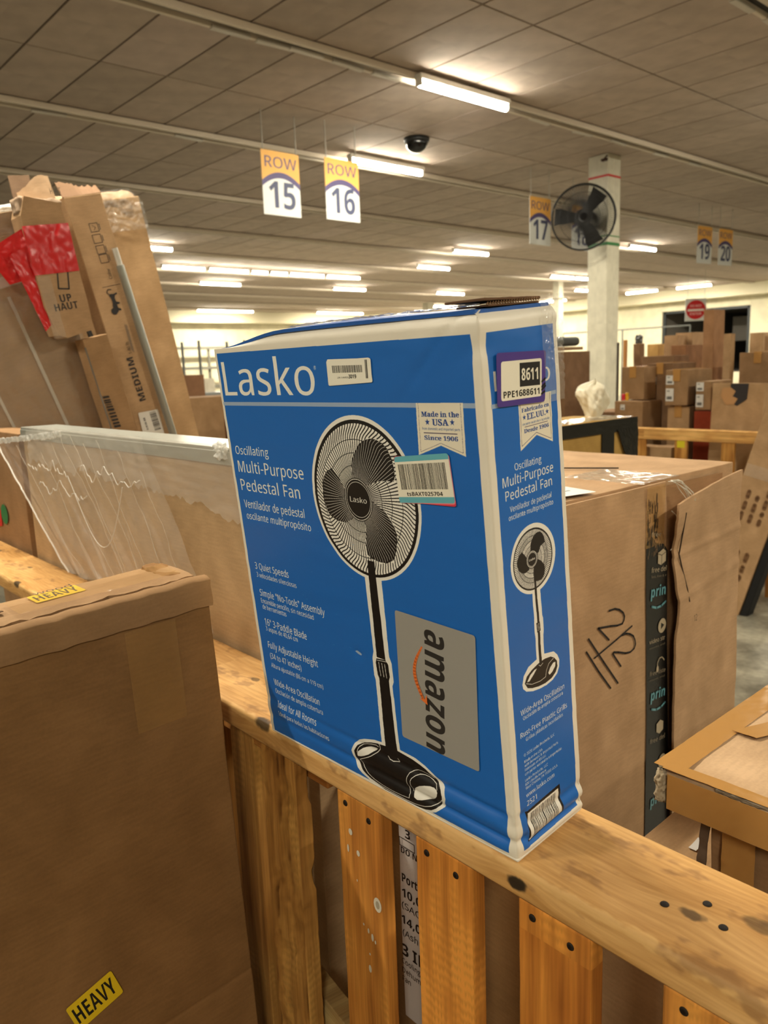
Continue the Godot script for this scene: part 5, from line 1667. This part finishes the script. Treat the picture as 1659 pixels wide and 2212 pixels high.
	for y in [0.0, 247.0]:
		k.text("prin", mm.call(1534 + y * 0.045, 1175 - y), mm.call(1596 + y * 0.045, 1170 - y), 24, teal, "sans bold")
		k.stroke([mm.call(1540 + y * 0.045, 1153 - y), mm.call(1560 + y * 0.045, 1146 - y), mm.call(1580 + y * 0.045, 1146 - y), mm.call(1598 + y * 0.045, 1152 - y)], 5, teal)
	k.ellipse(mm.call(1586, 1098), 17, 17, pale, 24)
	k.poly([mm.call(1581, 1106), mm.call(1595, 1098), mm.call(1581, 1090)], black)
	k.text("video str", mm.call(1532, 1067), mm.call(1600, 1062), 10, pale, "sans")
	k.text("movies and", mm.call(1534, 1054), mm.call(1600, 1050), 4.5, pale.darkened(0.35), "sans")
	k.stroke([mm.call(1572, 1000), mm.call(1570, 1012), mm.call(1578, 1022), mm.call(1590, 1022), mm.call(1600, 1012)], 3, pale)
	k.ellipse(mm.call(1571, 998), 5, 8, pale, 12)
	k.text("free liste", mm.call(1537, 990), mm.call(1606, 982), 10, pale.darkened(0.2), "sans")
	k.text("music and", mm.call(1538, 977), mm.call(1604, 971), 4.5, pale.darkened(0.4), "sans")
	k.poly([mm.call(1574, 862), mm.call(1590, 868), mm.call(1604, 860), mm.call(1604, 840), mm.call(1588, 834), mm.call(1574, 842)], pale)
	k.text("free del", mm.call(1546, 822), mm.call(1612, 815), 11, pale.darkened(0.2), "sans")
	k.ellipse(mm.call(1604, 760), 17, 17, pale, 24)
	k.text("prin", mm.call(1556, 660), mm.call(1620, 655), 24, teal, "sans bold")
	part(t, "printed_tape", k.mesh(), ink_mat(0.35), at(Vector3(0, 1.43, 0.0004)))
	part(t, "bare_tape_end", grid(steps(1.510, 1.586, 8), steps(1.29, 1.424, 16), func(x, y): return Vector3(x, y, 0.0005 + 0.0005 * absf(n2.get_noise_2d(x, y))), none, false, 0.0003), clear_mat("clear_tape_tan", 0.22))
	# pen marks
	var pen := Flat.new()
	var ink := Color(0.09, 0.06, 0.05)
	for l in [[1372, 1184, 1394, 1183, 1411, 1177, 1426, 1167, 1432, 1157, 1430, 1149, 1424, 1143, 1404, 1144, 1379, 1149, 1333, 1156, 1374, 1120], [1299, 1142, 1354, 1078, 1411, 1013], [1292, 1116, 1338, 1060, 1383, 1010], [1462, 1128, 1402, 1113, 1321, 1095], [1425, 1117, 1440, 1117, 1454, 1112, 1468, 1104, 1475, 1093, 1478, 1082, 1473, 1074, 1458, 1070, 1438, 1073, 1410, 1083, 1392, 1088, 1389, 1085, 1421, 1048]]:
		pen.stroke(q4(l).map(func(p): return Vector2(p.x, 1430.0 - p.y)), 4.2, ink)
	part(t, "pen_mark", pen.mesh(), ink_mat(0.7), at(Vector3(0, 1.43, -0.0002)))
	var small := Flat.new()
	small.text("12", Vector2(1680, 340), Vector2(1694, 340), 16, Color(0.25, 0.17, 0.1), "sans")
	part(t, "print", small.mesh(), ink_mat(), at(Vector3(0, 1.43, 0.030)))
	# top: seam, tape that shines, shipping label
	part(t, "top_seam", rbox(Vector3(0.006, 0.003, 0.40), 0.001), mat("score_dark", Color.BLACK), at(Vector3(1.60, top + 0.0005, -0.36), Vector3(0, 32, 0)))
	var shiny := clear_mat("clear_tape", 0.10, 0.10)
	part(t, "top_tape", grid(steps(1.49, 1.66, 30), steps(-0.20, -0.005, 24), func(x, z): return Vector3(x, top + 0.002 + 0.004 * absf(n2.get_noise_2d(x * 1.2, z * 0.6)), z)), shiny)
	for i in 9:
		var pts := []
		var a := rng.randf_range(0.0, 0.5)
		for j in 8:
			var s := j / 7.0
			pts.append(Vector3(1.59 + 0.055 * s + i * 0.004, top - 0.002 - 0.07 * s * s * (0.4 + a), 0.004 + 0.018 * s + 0.004 * sin(s * 7.0 + i)))
		part(t, "tape_thread", tube(pts, 0.0007, 4), mat("tape_thread", Color(0.86, 0.84, 0.78), 0.25))
	var curl := []
	for j in 16:
		var s := j / 15.0
		curl.append(Vector3(1.606 + 0.030 * sin(s * PI), 1.36 - 0.09 * s, 0.006 + 0.012 * sin(s * PI)))
	part(t, "tape_thread", tube(curl, 0.0011, 5), mat("tape_thread", Color.WHITE))
	var lab := Flat.new()
	lab.rounded(q4([0, 0, 150, 0, 150, 95, 0, 95]), 8, Color(0.86, 0.86, 0.84))
	lab.rect(15, 45, 120, 52, Color(0.3, 0.35, 0.4))
	lab.rect(15, 66, 90, 71, Color(0.55, 0.57, 0.6))
	lab.rect(15, 20, 60, 26, Color(0.6, 0.62, 0.64))
	part(t, "shipping_label", lab.mesh(), ink_mat(), Transform3D(Basis(Vector3(1, 0, 0), -PI / 2) * Basis(Vector3(0, 0, 1), deg_to_rad(-12)), Vector3(1.235, top + 0.003, -0.150)))


# ---------------------------------------------------------------- the lidded carton at lower right

func build_lidded_carton() -> void:
	var c := Vector3(0.835, 1.200, -0.461)
	var t := thing("lidded_carton", "carton with a deep taped lid and a frayed corner at the lower right", "box", at(c))
	var w := 0.72
	var d := 0.62
	var n := noise(151, 30.0, 3)
	var pale := card(Color(0.808, 0.675, 0.531))
	# lid: tray whose corner at the origin is crushed round
	part(t, "lid", rbox(Vector3(w, 0.056, d), 0.010, Vector3i(30, 6, 30), func(p):
		var q: float = Vector2(p.x + w / 2, p.z + d / 2).length()
		return 0.010 * exp(-q * q / 0.0012) + 0.003 * maxf(0.0, n.get_noise_3d(p.x * 0.3, p.y, p.z * 0.3))), pale, at(Vector3(w / 2, -0.028, d / 2)))
	part(t, "frayed_corner", rbox(Vector3(0.022, 0.05, 0.022), 0.010, Vector3i(14, 20, 14), dents(152, 0.008, 90.0)), mat("frayed_paper", Color(0.66, 0.60, 0.50), 0.9), at(Vector3(0.008, -0.027, 0.008)))
	part(t, "frayed_edge", rbox(Vector3(0.008, 0.008, 0.075), 0.003, Vector3i(4, 4, 40), dents(153, 0.004, 110.0)), mat("frayed_edge", Color(0.50, 0.45, 0.38), 0.9), at(Vector3(0.002, -0.002, 0.115)))
	# tape along the two edges and over the lid
	var tm := packing_tape()
	part(t, "packing_tape", grid(steps(0.004, 0.50, 40), steps(-0.001, 0.036, 8), func(x, z): return Vector3(x, 0.0012 + 0.0015 * absf(n.get_noise_2d(x, z)), z), none, true, 0.0003), tm)
	part(t, "packing_tape", grid(steps(0.0, 0.020, 6), steps(0.012, 0.30, 30), func(x, z): return Vector3(x, 0.0014 + 0.0015 * absf(n.get_noise_2d(x, z)), z), none, true, 0.0003), tm)
	part(t, "packing_tape", grid(steps(0.15, 0.70, 30), steps(0.03, 0.062, 8), func(x, z): return Vector3(x, 0.0034 + 0.001 * absf(n.get_noise_2d(x, z)), z + (x - 0.15) * 0.42), none, true, 0.0003), tm)
	part(t, "packing_tape", grid(steps(-0.050, -0.004, 8), steps(0.020, 0.150, 20), func(y, z): return Vector3(-0.0012 - 0.001 * absf(n.get_noise_2d(y, z)), y, z), none, true, 0.0003), tm)
	# body inside the lid
	part(t, "body", rbox(Vector3(w - 0.05, 0.50, d - 0.05), 0.006, Vector3i(8, 16, 12), dents(154, 0.008, 6.0)), card(KRAFT_DEEP), at(Vector3(w / 2 + 0.012, -0.30, d / 2 + 0.028)))
	part(t, "torn_corner", rbox(Vector3(0.006, 0.16, 0.014), 0.002, Vector3i(2, 20, 4), dents(155, 0.003, 40.0)), card(Color(0.430, 0.352, 0.289)), at(Vector3(0.036, -0.115, 0.050), Vector3(3, 0, 0)))
	part(t, "side_tape", grid(steps(-0.24, -0.05, 20), steps(0.075, 0.115, 8), func(y, z): return Vector3(0.034 - 0.003 * absf(n.get_noise_2d(y, z * 2.0)), y, z), none, true), tm)


# ---------------------------------------------------------------- what shows through the slats and beside the plank

func build_inside_bin() -> void:
	var t := thing("white_carton", "white printed carton seen through the gap between two slats", "box", at(Vector3(0.70, 0.70, -0.750)))
	part(t, "body", rbox(Vector3(0.09, 0.395, 0.090), 0.004, Vector3i(2, 4, 4), dents(161, 0.003, 5.0)), mat("white_board", Color(0.80, 0.765, 0.74), 0.5), at(Vector3(0.045, 0.1975, 0)))
	var k := Flat.new()
	var ink := Color(0.09, 0.08, 0.08)
	# millimetres from (z = -0.795, y = 1.09)
	var rows := [["3", 16, 27, 72, 14, "sans bold"], ["DO NOT", 6, 60, 100, 10, "sans bold"], ["Portable", 6, 75, 148, 14, "sans bold"], ["10,000", 5, 70, 173, 14, "sans bold"], ["(SACC)", 4, 62, 193, 11, "sans"], ["14,000", 2, 68, 219, 14, "sans bold"], ["(Ashrae)", 4, 70, 240, 11, "sans"], ["3 IN 1", 1, 76, 275, 20, "sans bold"], ["Cooling", 0, 40, 290, 9, "sans"], ["Dehumidify", 0, 66, 306, 9, "sans"], ["Fan", 0, 18, 321, 9, "sans"]]
	for r in rows:
		k.text(r[0], Vector2(r[1] + 4, r[3]), Vector2(r[2] + 4, r[3]), r[4], ink, r[5])
	k.stroke(q4([8, 75, 40, 75, 40, 88, 8, 88]), 1.2, ink, true)
	part(t, "print", k.mesh(), ink_mat(), face_left(Vector3(-0.0012, 0.39, -0.045)))
	var b := thing("low_carton", "flat topped brown carton low in the bin beside the lidded carton", "box", at(Vector3(1.12, 0.0, -0.505)))
	part(b, "body", rbox(Vector3(0.60, 0.96, 0.155), 0.005, Vector3i(6, 6, 6), dents(162, 0.004, 4.0)), card(Color(0.724, 0.587, 0.435)), at(Vector3(0.0, 0.48, 0.0)))
	var p := thing("paper_label", "small curled white paper under the lid of the lidded carton", "paper", at(Vector3(1.045, 0.962, -0.515)))
	part(p, "sheet", grid(steps(0, 0.03, 8), steps(0, 0.012, 6), func(x, z): return Vector3(x, 0.008 * pow(x / 0.05, 2.0), z), none, true, 0.0008), mat("paper_white", Color(0.80, 0.79, 0.78), 0.6))
	# cartons deep in the bin; the second is added to block light
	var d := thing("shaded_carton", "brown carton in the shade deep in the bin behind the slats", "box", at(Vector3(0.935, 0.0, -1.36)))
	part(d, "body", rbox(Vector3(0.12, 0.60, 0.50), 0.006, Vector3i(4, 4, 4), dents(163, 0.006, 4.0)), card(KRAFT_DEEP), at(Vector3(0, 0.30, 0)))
	d = thing("shaded_carton", "brown carton just behind the slats, added to keep light out from above", "box", at(Vector3(0.895, 0.0, -0.83)))
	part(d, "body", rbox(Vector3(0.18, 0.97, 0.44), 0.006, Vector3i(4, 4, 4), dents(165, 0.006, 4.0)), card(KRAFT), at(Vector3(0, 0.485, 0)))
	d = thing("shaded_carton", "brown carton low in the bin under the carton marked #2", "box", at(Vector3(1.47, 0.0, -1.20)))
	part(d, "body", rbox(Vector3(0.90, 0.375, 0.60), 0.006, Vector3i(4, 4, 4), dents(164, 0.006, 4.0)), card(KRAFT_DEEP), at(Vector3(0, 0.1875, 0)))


# ---------------------------------------------------------------- beyond the aisle

func far_box(label: String, x0: float, dx: float, z0: float, z1: float, y0: float, y1: float, col: Color, opts := {}) -> Node3D:
	var t := thing("cardboard_box", label, "box", at(Vector3(x0, y0, z1), Vector3(0, opts.get("turn", 0.0), opts.get("lean", 0.0))), "cardboard boxes beyond the aisle")
	var s := Vector3(dx, y1 - y0, z1 - z0)
	part(t, "body", rbox(s, 0.006, Vector3i(3, 4, 3), dents(170 + int(absf(z0) * 100) % 60, 0.008, 4.0)), card(col), at(Vector3(dx / 2, s.y / 2, -s.z / 2)))
	if opts.has("labels"):
		for l in opts.labels:
			var k := Flat.new()
			k.lift = 0.0003
			k.rect(0, 0, l[2], l[3], Color(0.83, 0.83, 0.82))
			k.rect(l[2] * 0.15, l[3] * 0.62, l[2] * 0.8, l[3] * 0.86, Color(0.40, 0.40, 0.40))
			k.rect(l[2] * 0.15, l[3] * 0.15, l[2] * 0.5, l[3] * 0.25, Color(0.50, 0.50, 0.50))
			part(t, "label", k.mesh(), ink_mat(), face_left(Vector3(-0.002, s.y - l[1] * 0.001, -s.z + l[0] * 0.001)))
	if opts.has("tape"):
		part(t, "tape", rbox(Vector3(dx + 0.004, 0.004, 0.06), 0.001), packing_tape(), at(Vector3(dx / 2, s.y, -s.z / 2)))
		part(t, "tape", rbox(Vector3(0.003, 0.09, 0.06), 0.001), packing_tape(), at(Vector3(-0.001, s.y - 0.045, -s.z / 2)))
	return t


func build_background() -> void:
	var brown := Color(0.63, 0.505, 0.37)
	var deep := Color(0.52, 0.40, 0.29)
	var tan := Color(0.72, 0.59, 0.44)
	# black-taped carton just behind the marked one
	var t := thing("black_taped_carton", "yellow-brown carton with black tape round its edges behind the marked carton", "box", at(Vector3(2.0, 0.9, -1.70)))
	part(t, "body", rbox(Vector3(0.87, 1.460, 0.30), 0.005, Vector3i(6, 6, 4), dents(181, 0.004, 4.0)), card(Color(0.703, 0.563, 0.304)), at(Vector3(0.435, -0.17, -0.15)))
	var blk := mat("black_tape", Color(0.035, 0.038, 0.042), 0.28)
	var n := noise(182, 26.0, 3)
	part(t, "black_tape", grid(steps(-0.002, 0.874, 40), steps(0, 1, 8), func(x, s): return Vector3(x, 0.562 - 0.050 * s, 0.003 + 0.003 * absf(n.get_noise_2d(x, s * 0.2))), none, false, 0.001), blk)
	part(t, "black_tape", rbox(Vector3(0.085, 0.56, 0.004), 0.001), blk, at(Vector3(0.665, 0.28, 0.002)))
	part(t, "black_tape", grid(steps(0, 1, 24), steps(0, 1, 24), func(a, s): return Vector3(0.874 - 0.150 * (1.0 - a) * (1.0 - s * 0.9), 0.52 - 0.24 * s, 0.006 + 0.006 * absf(n.get_noise_2d(a * 0.3, s * 0.4))), none, false, 0.001), blk)
	part(t, "top_film", grid(steps(0.30, 0.85, 30), steps(-0.14, 0.0, 12), func(x, z): return Vector3(x, 0.564 + 0.006 * absf(n.get_noise_2d(x, z)), z)), clear_mat("clear_tape", 0.1))
	# crumpled white bag on it
	var bag := thing("plastic_bag", "crumpled white plastic bag standing on the black-taped carton", "bag", at(Vector3(2.72, 1.470, -1.80)))
	var bn := noise(183, 9.0, 2)
	part(bag, "bag", grid(steps(0, TAU, 40), steps(0, 1, 26), func(a, s):
		var r: float = (0.040 * (0.60 + 0.60 * sin(clampf(s, 0.02, 0.98) * PI * 0.85)) + 0.006 * sin(a * 3.0 + s * 2.0)) * (1.0 + 0.65 * bn.get_noise_3d(cos(a) * 0.11, s * 0.10, sin(a) * 0.11) + 0.12 * bn.get_noise_3d(cos(a) * 0.4, s * 0.5, sin(a) * 0.4)) * (1.0 - smoothstep(0.82, 1.0, s))
		return Vector3(cos(a) * r + 0.012 * s, s * 0.140 + 0.03 * bn.get_noise_3d(cos(a) * 0.1, 5.0, sin(a) * 0.1) * s, sin(a) * r)), mat("bag_white", Color(0.84, 0.81, 0.72), 0.4))
	# far bin: top rail, posts
	var b := thing("far_pallet_bin", "far wooden pallet bin with a pale top rail beyond the aisle", "pallet", at(Vector3(5.42, 0, -2.9)))
	part(b, "top_rail", rbox(Vector3(0.10, 0.085, 3.4), 0.006, Vector3i(2, 2, 20), dents(184, 0.004, 3.0)), wood(2, Color(0.92, 0.72, 0.44), 0.4), at(Vector3(0.05, 1.1215, 0.2)))
	for z in [-0.95, -0.55, -0.28, 0.05, 0.40, 0.75, 1.2]:
		part(b, "post", rbox(Vector3(0.022, 1.06, 0.095), 0.003), wood(1, Color(0.80, 0.58, 0.30), z), at(Vector3(0.02, 0.55, z)))
	var yl := Flat.new()
	yl.rect(0, 0, 60, 55, Color(0.82, 0.76, 0.12))
	part(b, "yellow_label", yl.mesh(), ink_mat(), face_left(Vector3(0.008, 1.085, 0.022)))
	# stacked boxes in it, left to right
	far_box("large dark brown box left of the pillar, topped by a slab", 6.0, 0.40, -4.76, -4.277, 0.0, 1.77, deep, {"labels": [[250, 320, 35, 60], [330, 660, 40, 60]]})
	far_box("thin brown slab lying under the grey cushion", 6.03, 0.34, -4.74, -4.33, 1.775, 1.812, brown)
	far_box("upper brown box just right of the fan pillar", 5.8, 0.19, -3.58, -3.37, 1.352, 1.62, brown, {"tape": true})
	far_box("lower brown box just right of the fan pillar, with a white label", 5.7, 0.29, -3.58, -3.32, 0.0, 1.35, brown, {"labels": [[60, 30, 40, 42]]})
	far_box("tall film-wrapped brown box with a small white slip", 6.0, 0.4, -3.46, -3.24, 0.0, 1.64, deep, {"labels": [[60, 110, 22, 60]], "tape": true})
	far_box("brown box with two white labels one above the other, film on top", 5.76, 0.4, -3.17, -2.98, 1.312, 1.59, brown, {"labels": [[10, 45, 65, 70], [10, 145, 65, 98]], "tape": true})
	far_box("plain box under the box with two white labels", 5.8, 0.4, -3.17, -2.98, 0.0, 1.31, tan, {"tape": true})
	far_box("box with two white labels beside the dark gap, above the red box", 5.75, 0.34, -2.915, -2.79, 1.282, 1.50, brown, {"labels": [[8, 10, 58, 65], [8, 100, 58, 95]]})
	far_box("rust red box behind the pale top rail", 5.72, 0.34, -2.91, -2.77, 0.0, 1.28, Color(0.55, 0.22, 0.12))
	var k13 := far_box("wide torn kraft box leaning behind the pale top rail", 5.60, 0.30, -2.75, -2.37, 0.02, 1.49, tan, {"lean": -3.0})
	var kf := Flat.new()
	kf.lift = 0.0004
	kf.poly(q4([140, 0, 268, 2, 262, 112, 195, 160, 172, 150, 196, 108, 158, 92, 178, 55, 138, 26]), Color(0.14, 0.13, 0.12))
	kf.poly(q4([80, 30, 138, 26, 178, 55, 158, 92, 196, 108, 172, 150, 110, 150, 70, 90]), Color(0.70, 0.53, 0.34))
	part(k13, "torn_patch", kf.mesh(), ink_mat(), face_left(Vector3(-0.003, 1.465, -0.38)))
	far_box("tall upright box standing in front of the dark opening", 6.6, 0.20, -3.30, -3.20, 1.2, 2.07, Color(0.66, 0.50, 0.36))
	far_box("brown box stacked below the left end of the dark opening", 7.2, 0.18, -3.99, -3.84, 1.2, 1.89, brown)
	far_box("open-topped box with a pale rim left of the tall upright box", 6.9, 0.36, -3.75, -3.60, 1.2, 1.79, Color(0.56, 0.40, 0.27))
	far_box("small worn box on top of the stack under the no entry sign", 7.4, 0.25, -3.98, -3.80, 1.2, 1.915, brown)
	far_box("slanting board-like box right of the tall upright box", 6.42, 0.08, -3.05, -2.98, 0.0, 1.86, tan, {"turn": 0.0, "lean": -1.0})
	far_box("small box on the heap at the right edge", 7.0, 0.25, -2.95, -2.85, 1.702, 1.835, brown)
	far_box("flat taped box under the small box at the right edge", 6.56, 0.80, -2.96, -2.66, 1.2, 1.70, brown, {"tape": true})
	far_box("pale box at the far right edge above the heap", 7.6, 0.30, -3.34, -3.22, 1.2, 1.88, tan)
	far_box("long low brown box behind the film-wrapped stack", 6.58, 0.28, -3.86, -3.54, 1.2, 1.70, deep)
	far_box("yellowish upright box against the wall left of the dark opening", 7.5, 0.20, -4.34, -4.21, 1.2, 1.82, Color(0.72, 0.57, 0.34))
	far_box("box in the lower row at the right edge below the torn box", 6.0, 0.4, -2.62, -2.20, 0.0, 1.42, brown, {"labels": [[180, 90, 50, 70]]})
	far_box("open box lying behind the pale top rail near the black-taped carton", 5.50, 0.16, -3.24, -2.96, 0.0, 1.02, tan)
	var bulk := thing("bulk_carton", "huge low bulk carton under the heap of boxes beyond the aisle", "box", at(Vector3(7.25, 0, -3.52)))
	part(bulk, "body", rbox(Vector3(1.40, 1.198, 1.80), 0.01, Vector3i(6, 6, 6), dents(190, 0.01, 3.0)), card(deep), at(Vector3(0, 0.599, 0)))
	# thin pieces among them
	var tb := thing("tube_carton", "thin upright carton with a crumpled bag stuffed in its top", "box", at(Vector3(7.0, 1.2, -4.145), Vector3(0, 0, 2)))
	part(tb, "body", rbox(Vector3(0.08, 0.62, 0.075), 0.004), card(deep), at(Vector3(0.04, 0.31, 0)))
	part(tb, "stuffed_bag", rbox(Vector3(0.09, 0.11, 0.085), 0.03, Vector3i(12, 12, 12), dents(185, 0.03, 26.0)), mat("stuffed_bag", Color(0.36, 0.36, 0.36), 0.25), at(Vector3(0.04, 0.66, 0)))
	var cu := thing("cushion", "grey cushion lying on the large dark brown box", "cushion", at(Vector3(6.2, 1.813, -4.56)))
	part(cu, "cushion", rbox(Vector3(0.30, 0.09, 0.44), 0.042, Vector3i(8, 4, 10), dents(186, 0.006, 8.0)), mat("cushion_grey", Color(0.30, 0.31, 0.30), 0.9), at(Vector3(0, 0.045, 0)))
	var rd := thing("snack_bag", "small red and yellow packet between the two boxes by the pillar", "packet", at(Vector3(5.69, 1.352, -3.47)))
	part(rd, "red_half", rbox(Vector3(0.02, 0.055, 0.035), 0.006, Vector3i(4, 6, 6), dents(187, 0.006, 50.0)), mat("packet_red", Color(0.80, 0.15, 0.22), 0.3), at(Vector3(0, 0.028, -0.018)))
	part(rd, "yellow_half", rbox(Vector3(0.02, 0.065, 0.03), 0.006, Vector3i(4, 6, 6), dents(188, 0.006, 50.0)), mat("packet_yellow", Color(0.88, 0.66, 0.12), 0.3), at(Vector3(0, 0.033, 0.015)))
	# thin boards by the pillar
	for q in [[6.9, -4.22, 1.2, 1.86, 0.035, "narrow wooden board standing left of the thin upright carton", Color(0.68, 0.47, 0.25)], [6.9, -4.30, 1.2, 1.84, 0.020, "dark slim board standing close to the fan pillar", Color(0.25, 0.22, 0.19)]]:
		var o := thing("board", q[5], "board", at(Vector3(q[0], 1.2, q[1])))
		part(o, "board", rbox(Vector3(0.02, q[3] - 1.2, q[4]), 0.003), mat("board_" + str(q[4]), q[6], 0.8), at(Vector3(0, (q[3] - 1.2) / 2, 0)))
	# leaning printed carton at the right edge
	var lc := thing("leaning_carton", "long printed kraft carton leaning across the right edge beyond the aisle", "box", Transform3D(Basis(Vector3(0, 1, 0), 0.0) * Basis(Vector3(1, 0, 0), deg_to_rad(13.0)) * Basis(Vector3(0, 0, 1), deg_to_rad(-9.0)), Vector3(4.98, 0.03, -2.46)))
	part(lc, "body", rbox(Vector3(0.08, 1.42, 0.28), 0.005, Vector3i(3, 10, 5), dents(189, 0.004, 4.0)), card(Color(0.724, 0.587, 0.435)), at(Vector3(0.04, 0.71, 0.14)))
	part(lc, "black_edge", rbox(Vector3(0.10, 1.36, 0.05), 0.01), mat("panel_black", Color.BLACK), at(Vector3(0.06, 0.68, 0.307)))
	var kl := Flat.new()
	kl.lift = 0.0003
	var faint := Color(0.42, 0.28, 0.15)
	var rl := RandomNumberGenerator.new()
	rl.seed = 23
	for i in 6:
		# rows of blurred print that run up the carton: too worn to read
		var col := 60.0 + (i % 3) * 62.0
		var from := 1420.0 - (640.0 if i < 3 else 260.0)
		var up := 0.0
		while up < 200.0:
			var len := rl.randf_range(14, 46)
			kl.stroke([Vector2(col + 20, from - up), Vector2(col + 20, from - up - len)], 24, faint)
			up += len + rl.randf_range(30, 40)
	kl.ellipse(Vector2(150, 180), 62, 62, faint.lightened(0.2), 24)
	kl.ellipse(Vector2(150, 180), 52, 52, Color(0.68, 0.49, 0.29), 24)
	var worn_print := part(lc, "print", kl.mesh(), ink_mat(), face_left(Vector3(-0.003, 1.42, 0.0)))
	worn_print.set_meta("kind", "stuff")
	part(lc, "clear_tape", grid(steps(0.92, 1.0, 8), steps(0.01, 0.275, 20), func(y, z): return Vector3(-0.004 - 0.004 * absf(n.get_noise_2d(y, z)), y, z)), clear_mat("clear_tape", 0.1))
	# pallets and clutter under the far rail near the floor
	# left gap: far rack and boxes behind the leaning panel
	var rk := thing("wire_rack", "grey wire rack standing far off left of the blue carton", "rack", at(Vector3(5.6, 0, -10.2)))
	var steel := mat("rack_steel", Color(0.45, 0.46, 0.45), 0.5, 0.2)
	for p in [[0.0, 0.0], [0.75, 0.0], [0.0, -0.5], [0.75, -0.5]]:
		part(rk, "post", tube([Vector3(p[0], 0, p[1]), Vector3(p[0], 2.15, p[1])], 0.02, 8), steel)
	for y in [0.3, 0.9, 1.395]:
		part(rk, "shelf", rbox(Vector3(0.8, 0.04, 0.55), 0.006), steel, at(Vector3(0.375, y, -0.25)))
	far_box("brown box on the far floor left of the wire rack", 4.95, 0.42, -10.2, -9.7, 0.0, 1.68, Color(0.45, 0.32, 0.22))
	far_box("pale carton with a light rim in the gap left of the blue carton", 3.12, 0.80, -6.4, -6.0, 0.0, 1.50, Color(0.62, 0.49, 0.35))
	far_box("small white carton standing in the gap left of the blue carton", 5.62, 0.22, -10.35, -10.25, 1.417, 1.62, Color(0.82, 0.79, 0.72))
	far_box("reddish brown carton low in the gap left of the blue carton", 3.30, 0.30, -5.7, -5.4, 0.0, 1.33, Color(0.44, 0.28, 0.19))
	# rail frames along the far walls
	var fr := thing("rail_frame", "thin dark rail frame along the right wall behind the boxes", "rail", at(Vector3(24.0, 0, -16.2)))
	for z in [-3.4, -1.0, 1.4, 3.8]:
		part(fr, "upright", tube([Vector3(0, 0, z), Vector3(0, 2.6, z)], 0.03, 6), steel)
	part(fr, "top_bar", tube([Vector3(0, 2.6, -3.4), Vector3(0, 2.6, 3.8)], 0.025, 6), steel)
	var fl := thing("wall_rail", "grey horizontal rails along the far wall in the left gap", "rail", at(Vector3(17.5, 0, -31.0)))
	for y in [2.75, 1.9, 1.1]:
		part(fl, "rail_bar", rbox(Vector3(5.0, 0.12, 0.08), 0.01), mat("rail_grey", Color(0.42, 0.41, 0.37), 0.6), at(Vector3(0, y, 0)))
	for x in [-2.4, 0.0, 2.4]:
		part(fl, "rail_post", rbox(Vector3(0.10, 2.8, 0.08), 0.01), mat("rail_grey", Color.BLACK), at(Vector3(x, 1.4, -0.08)))
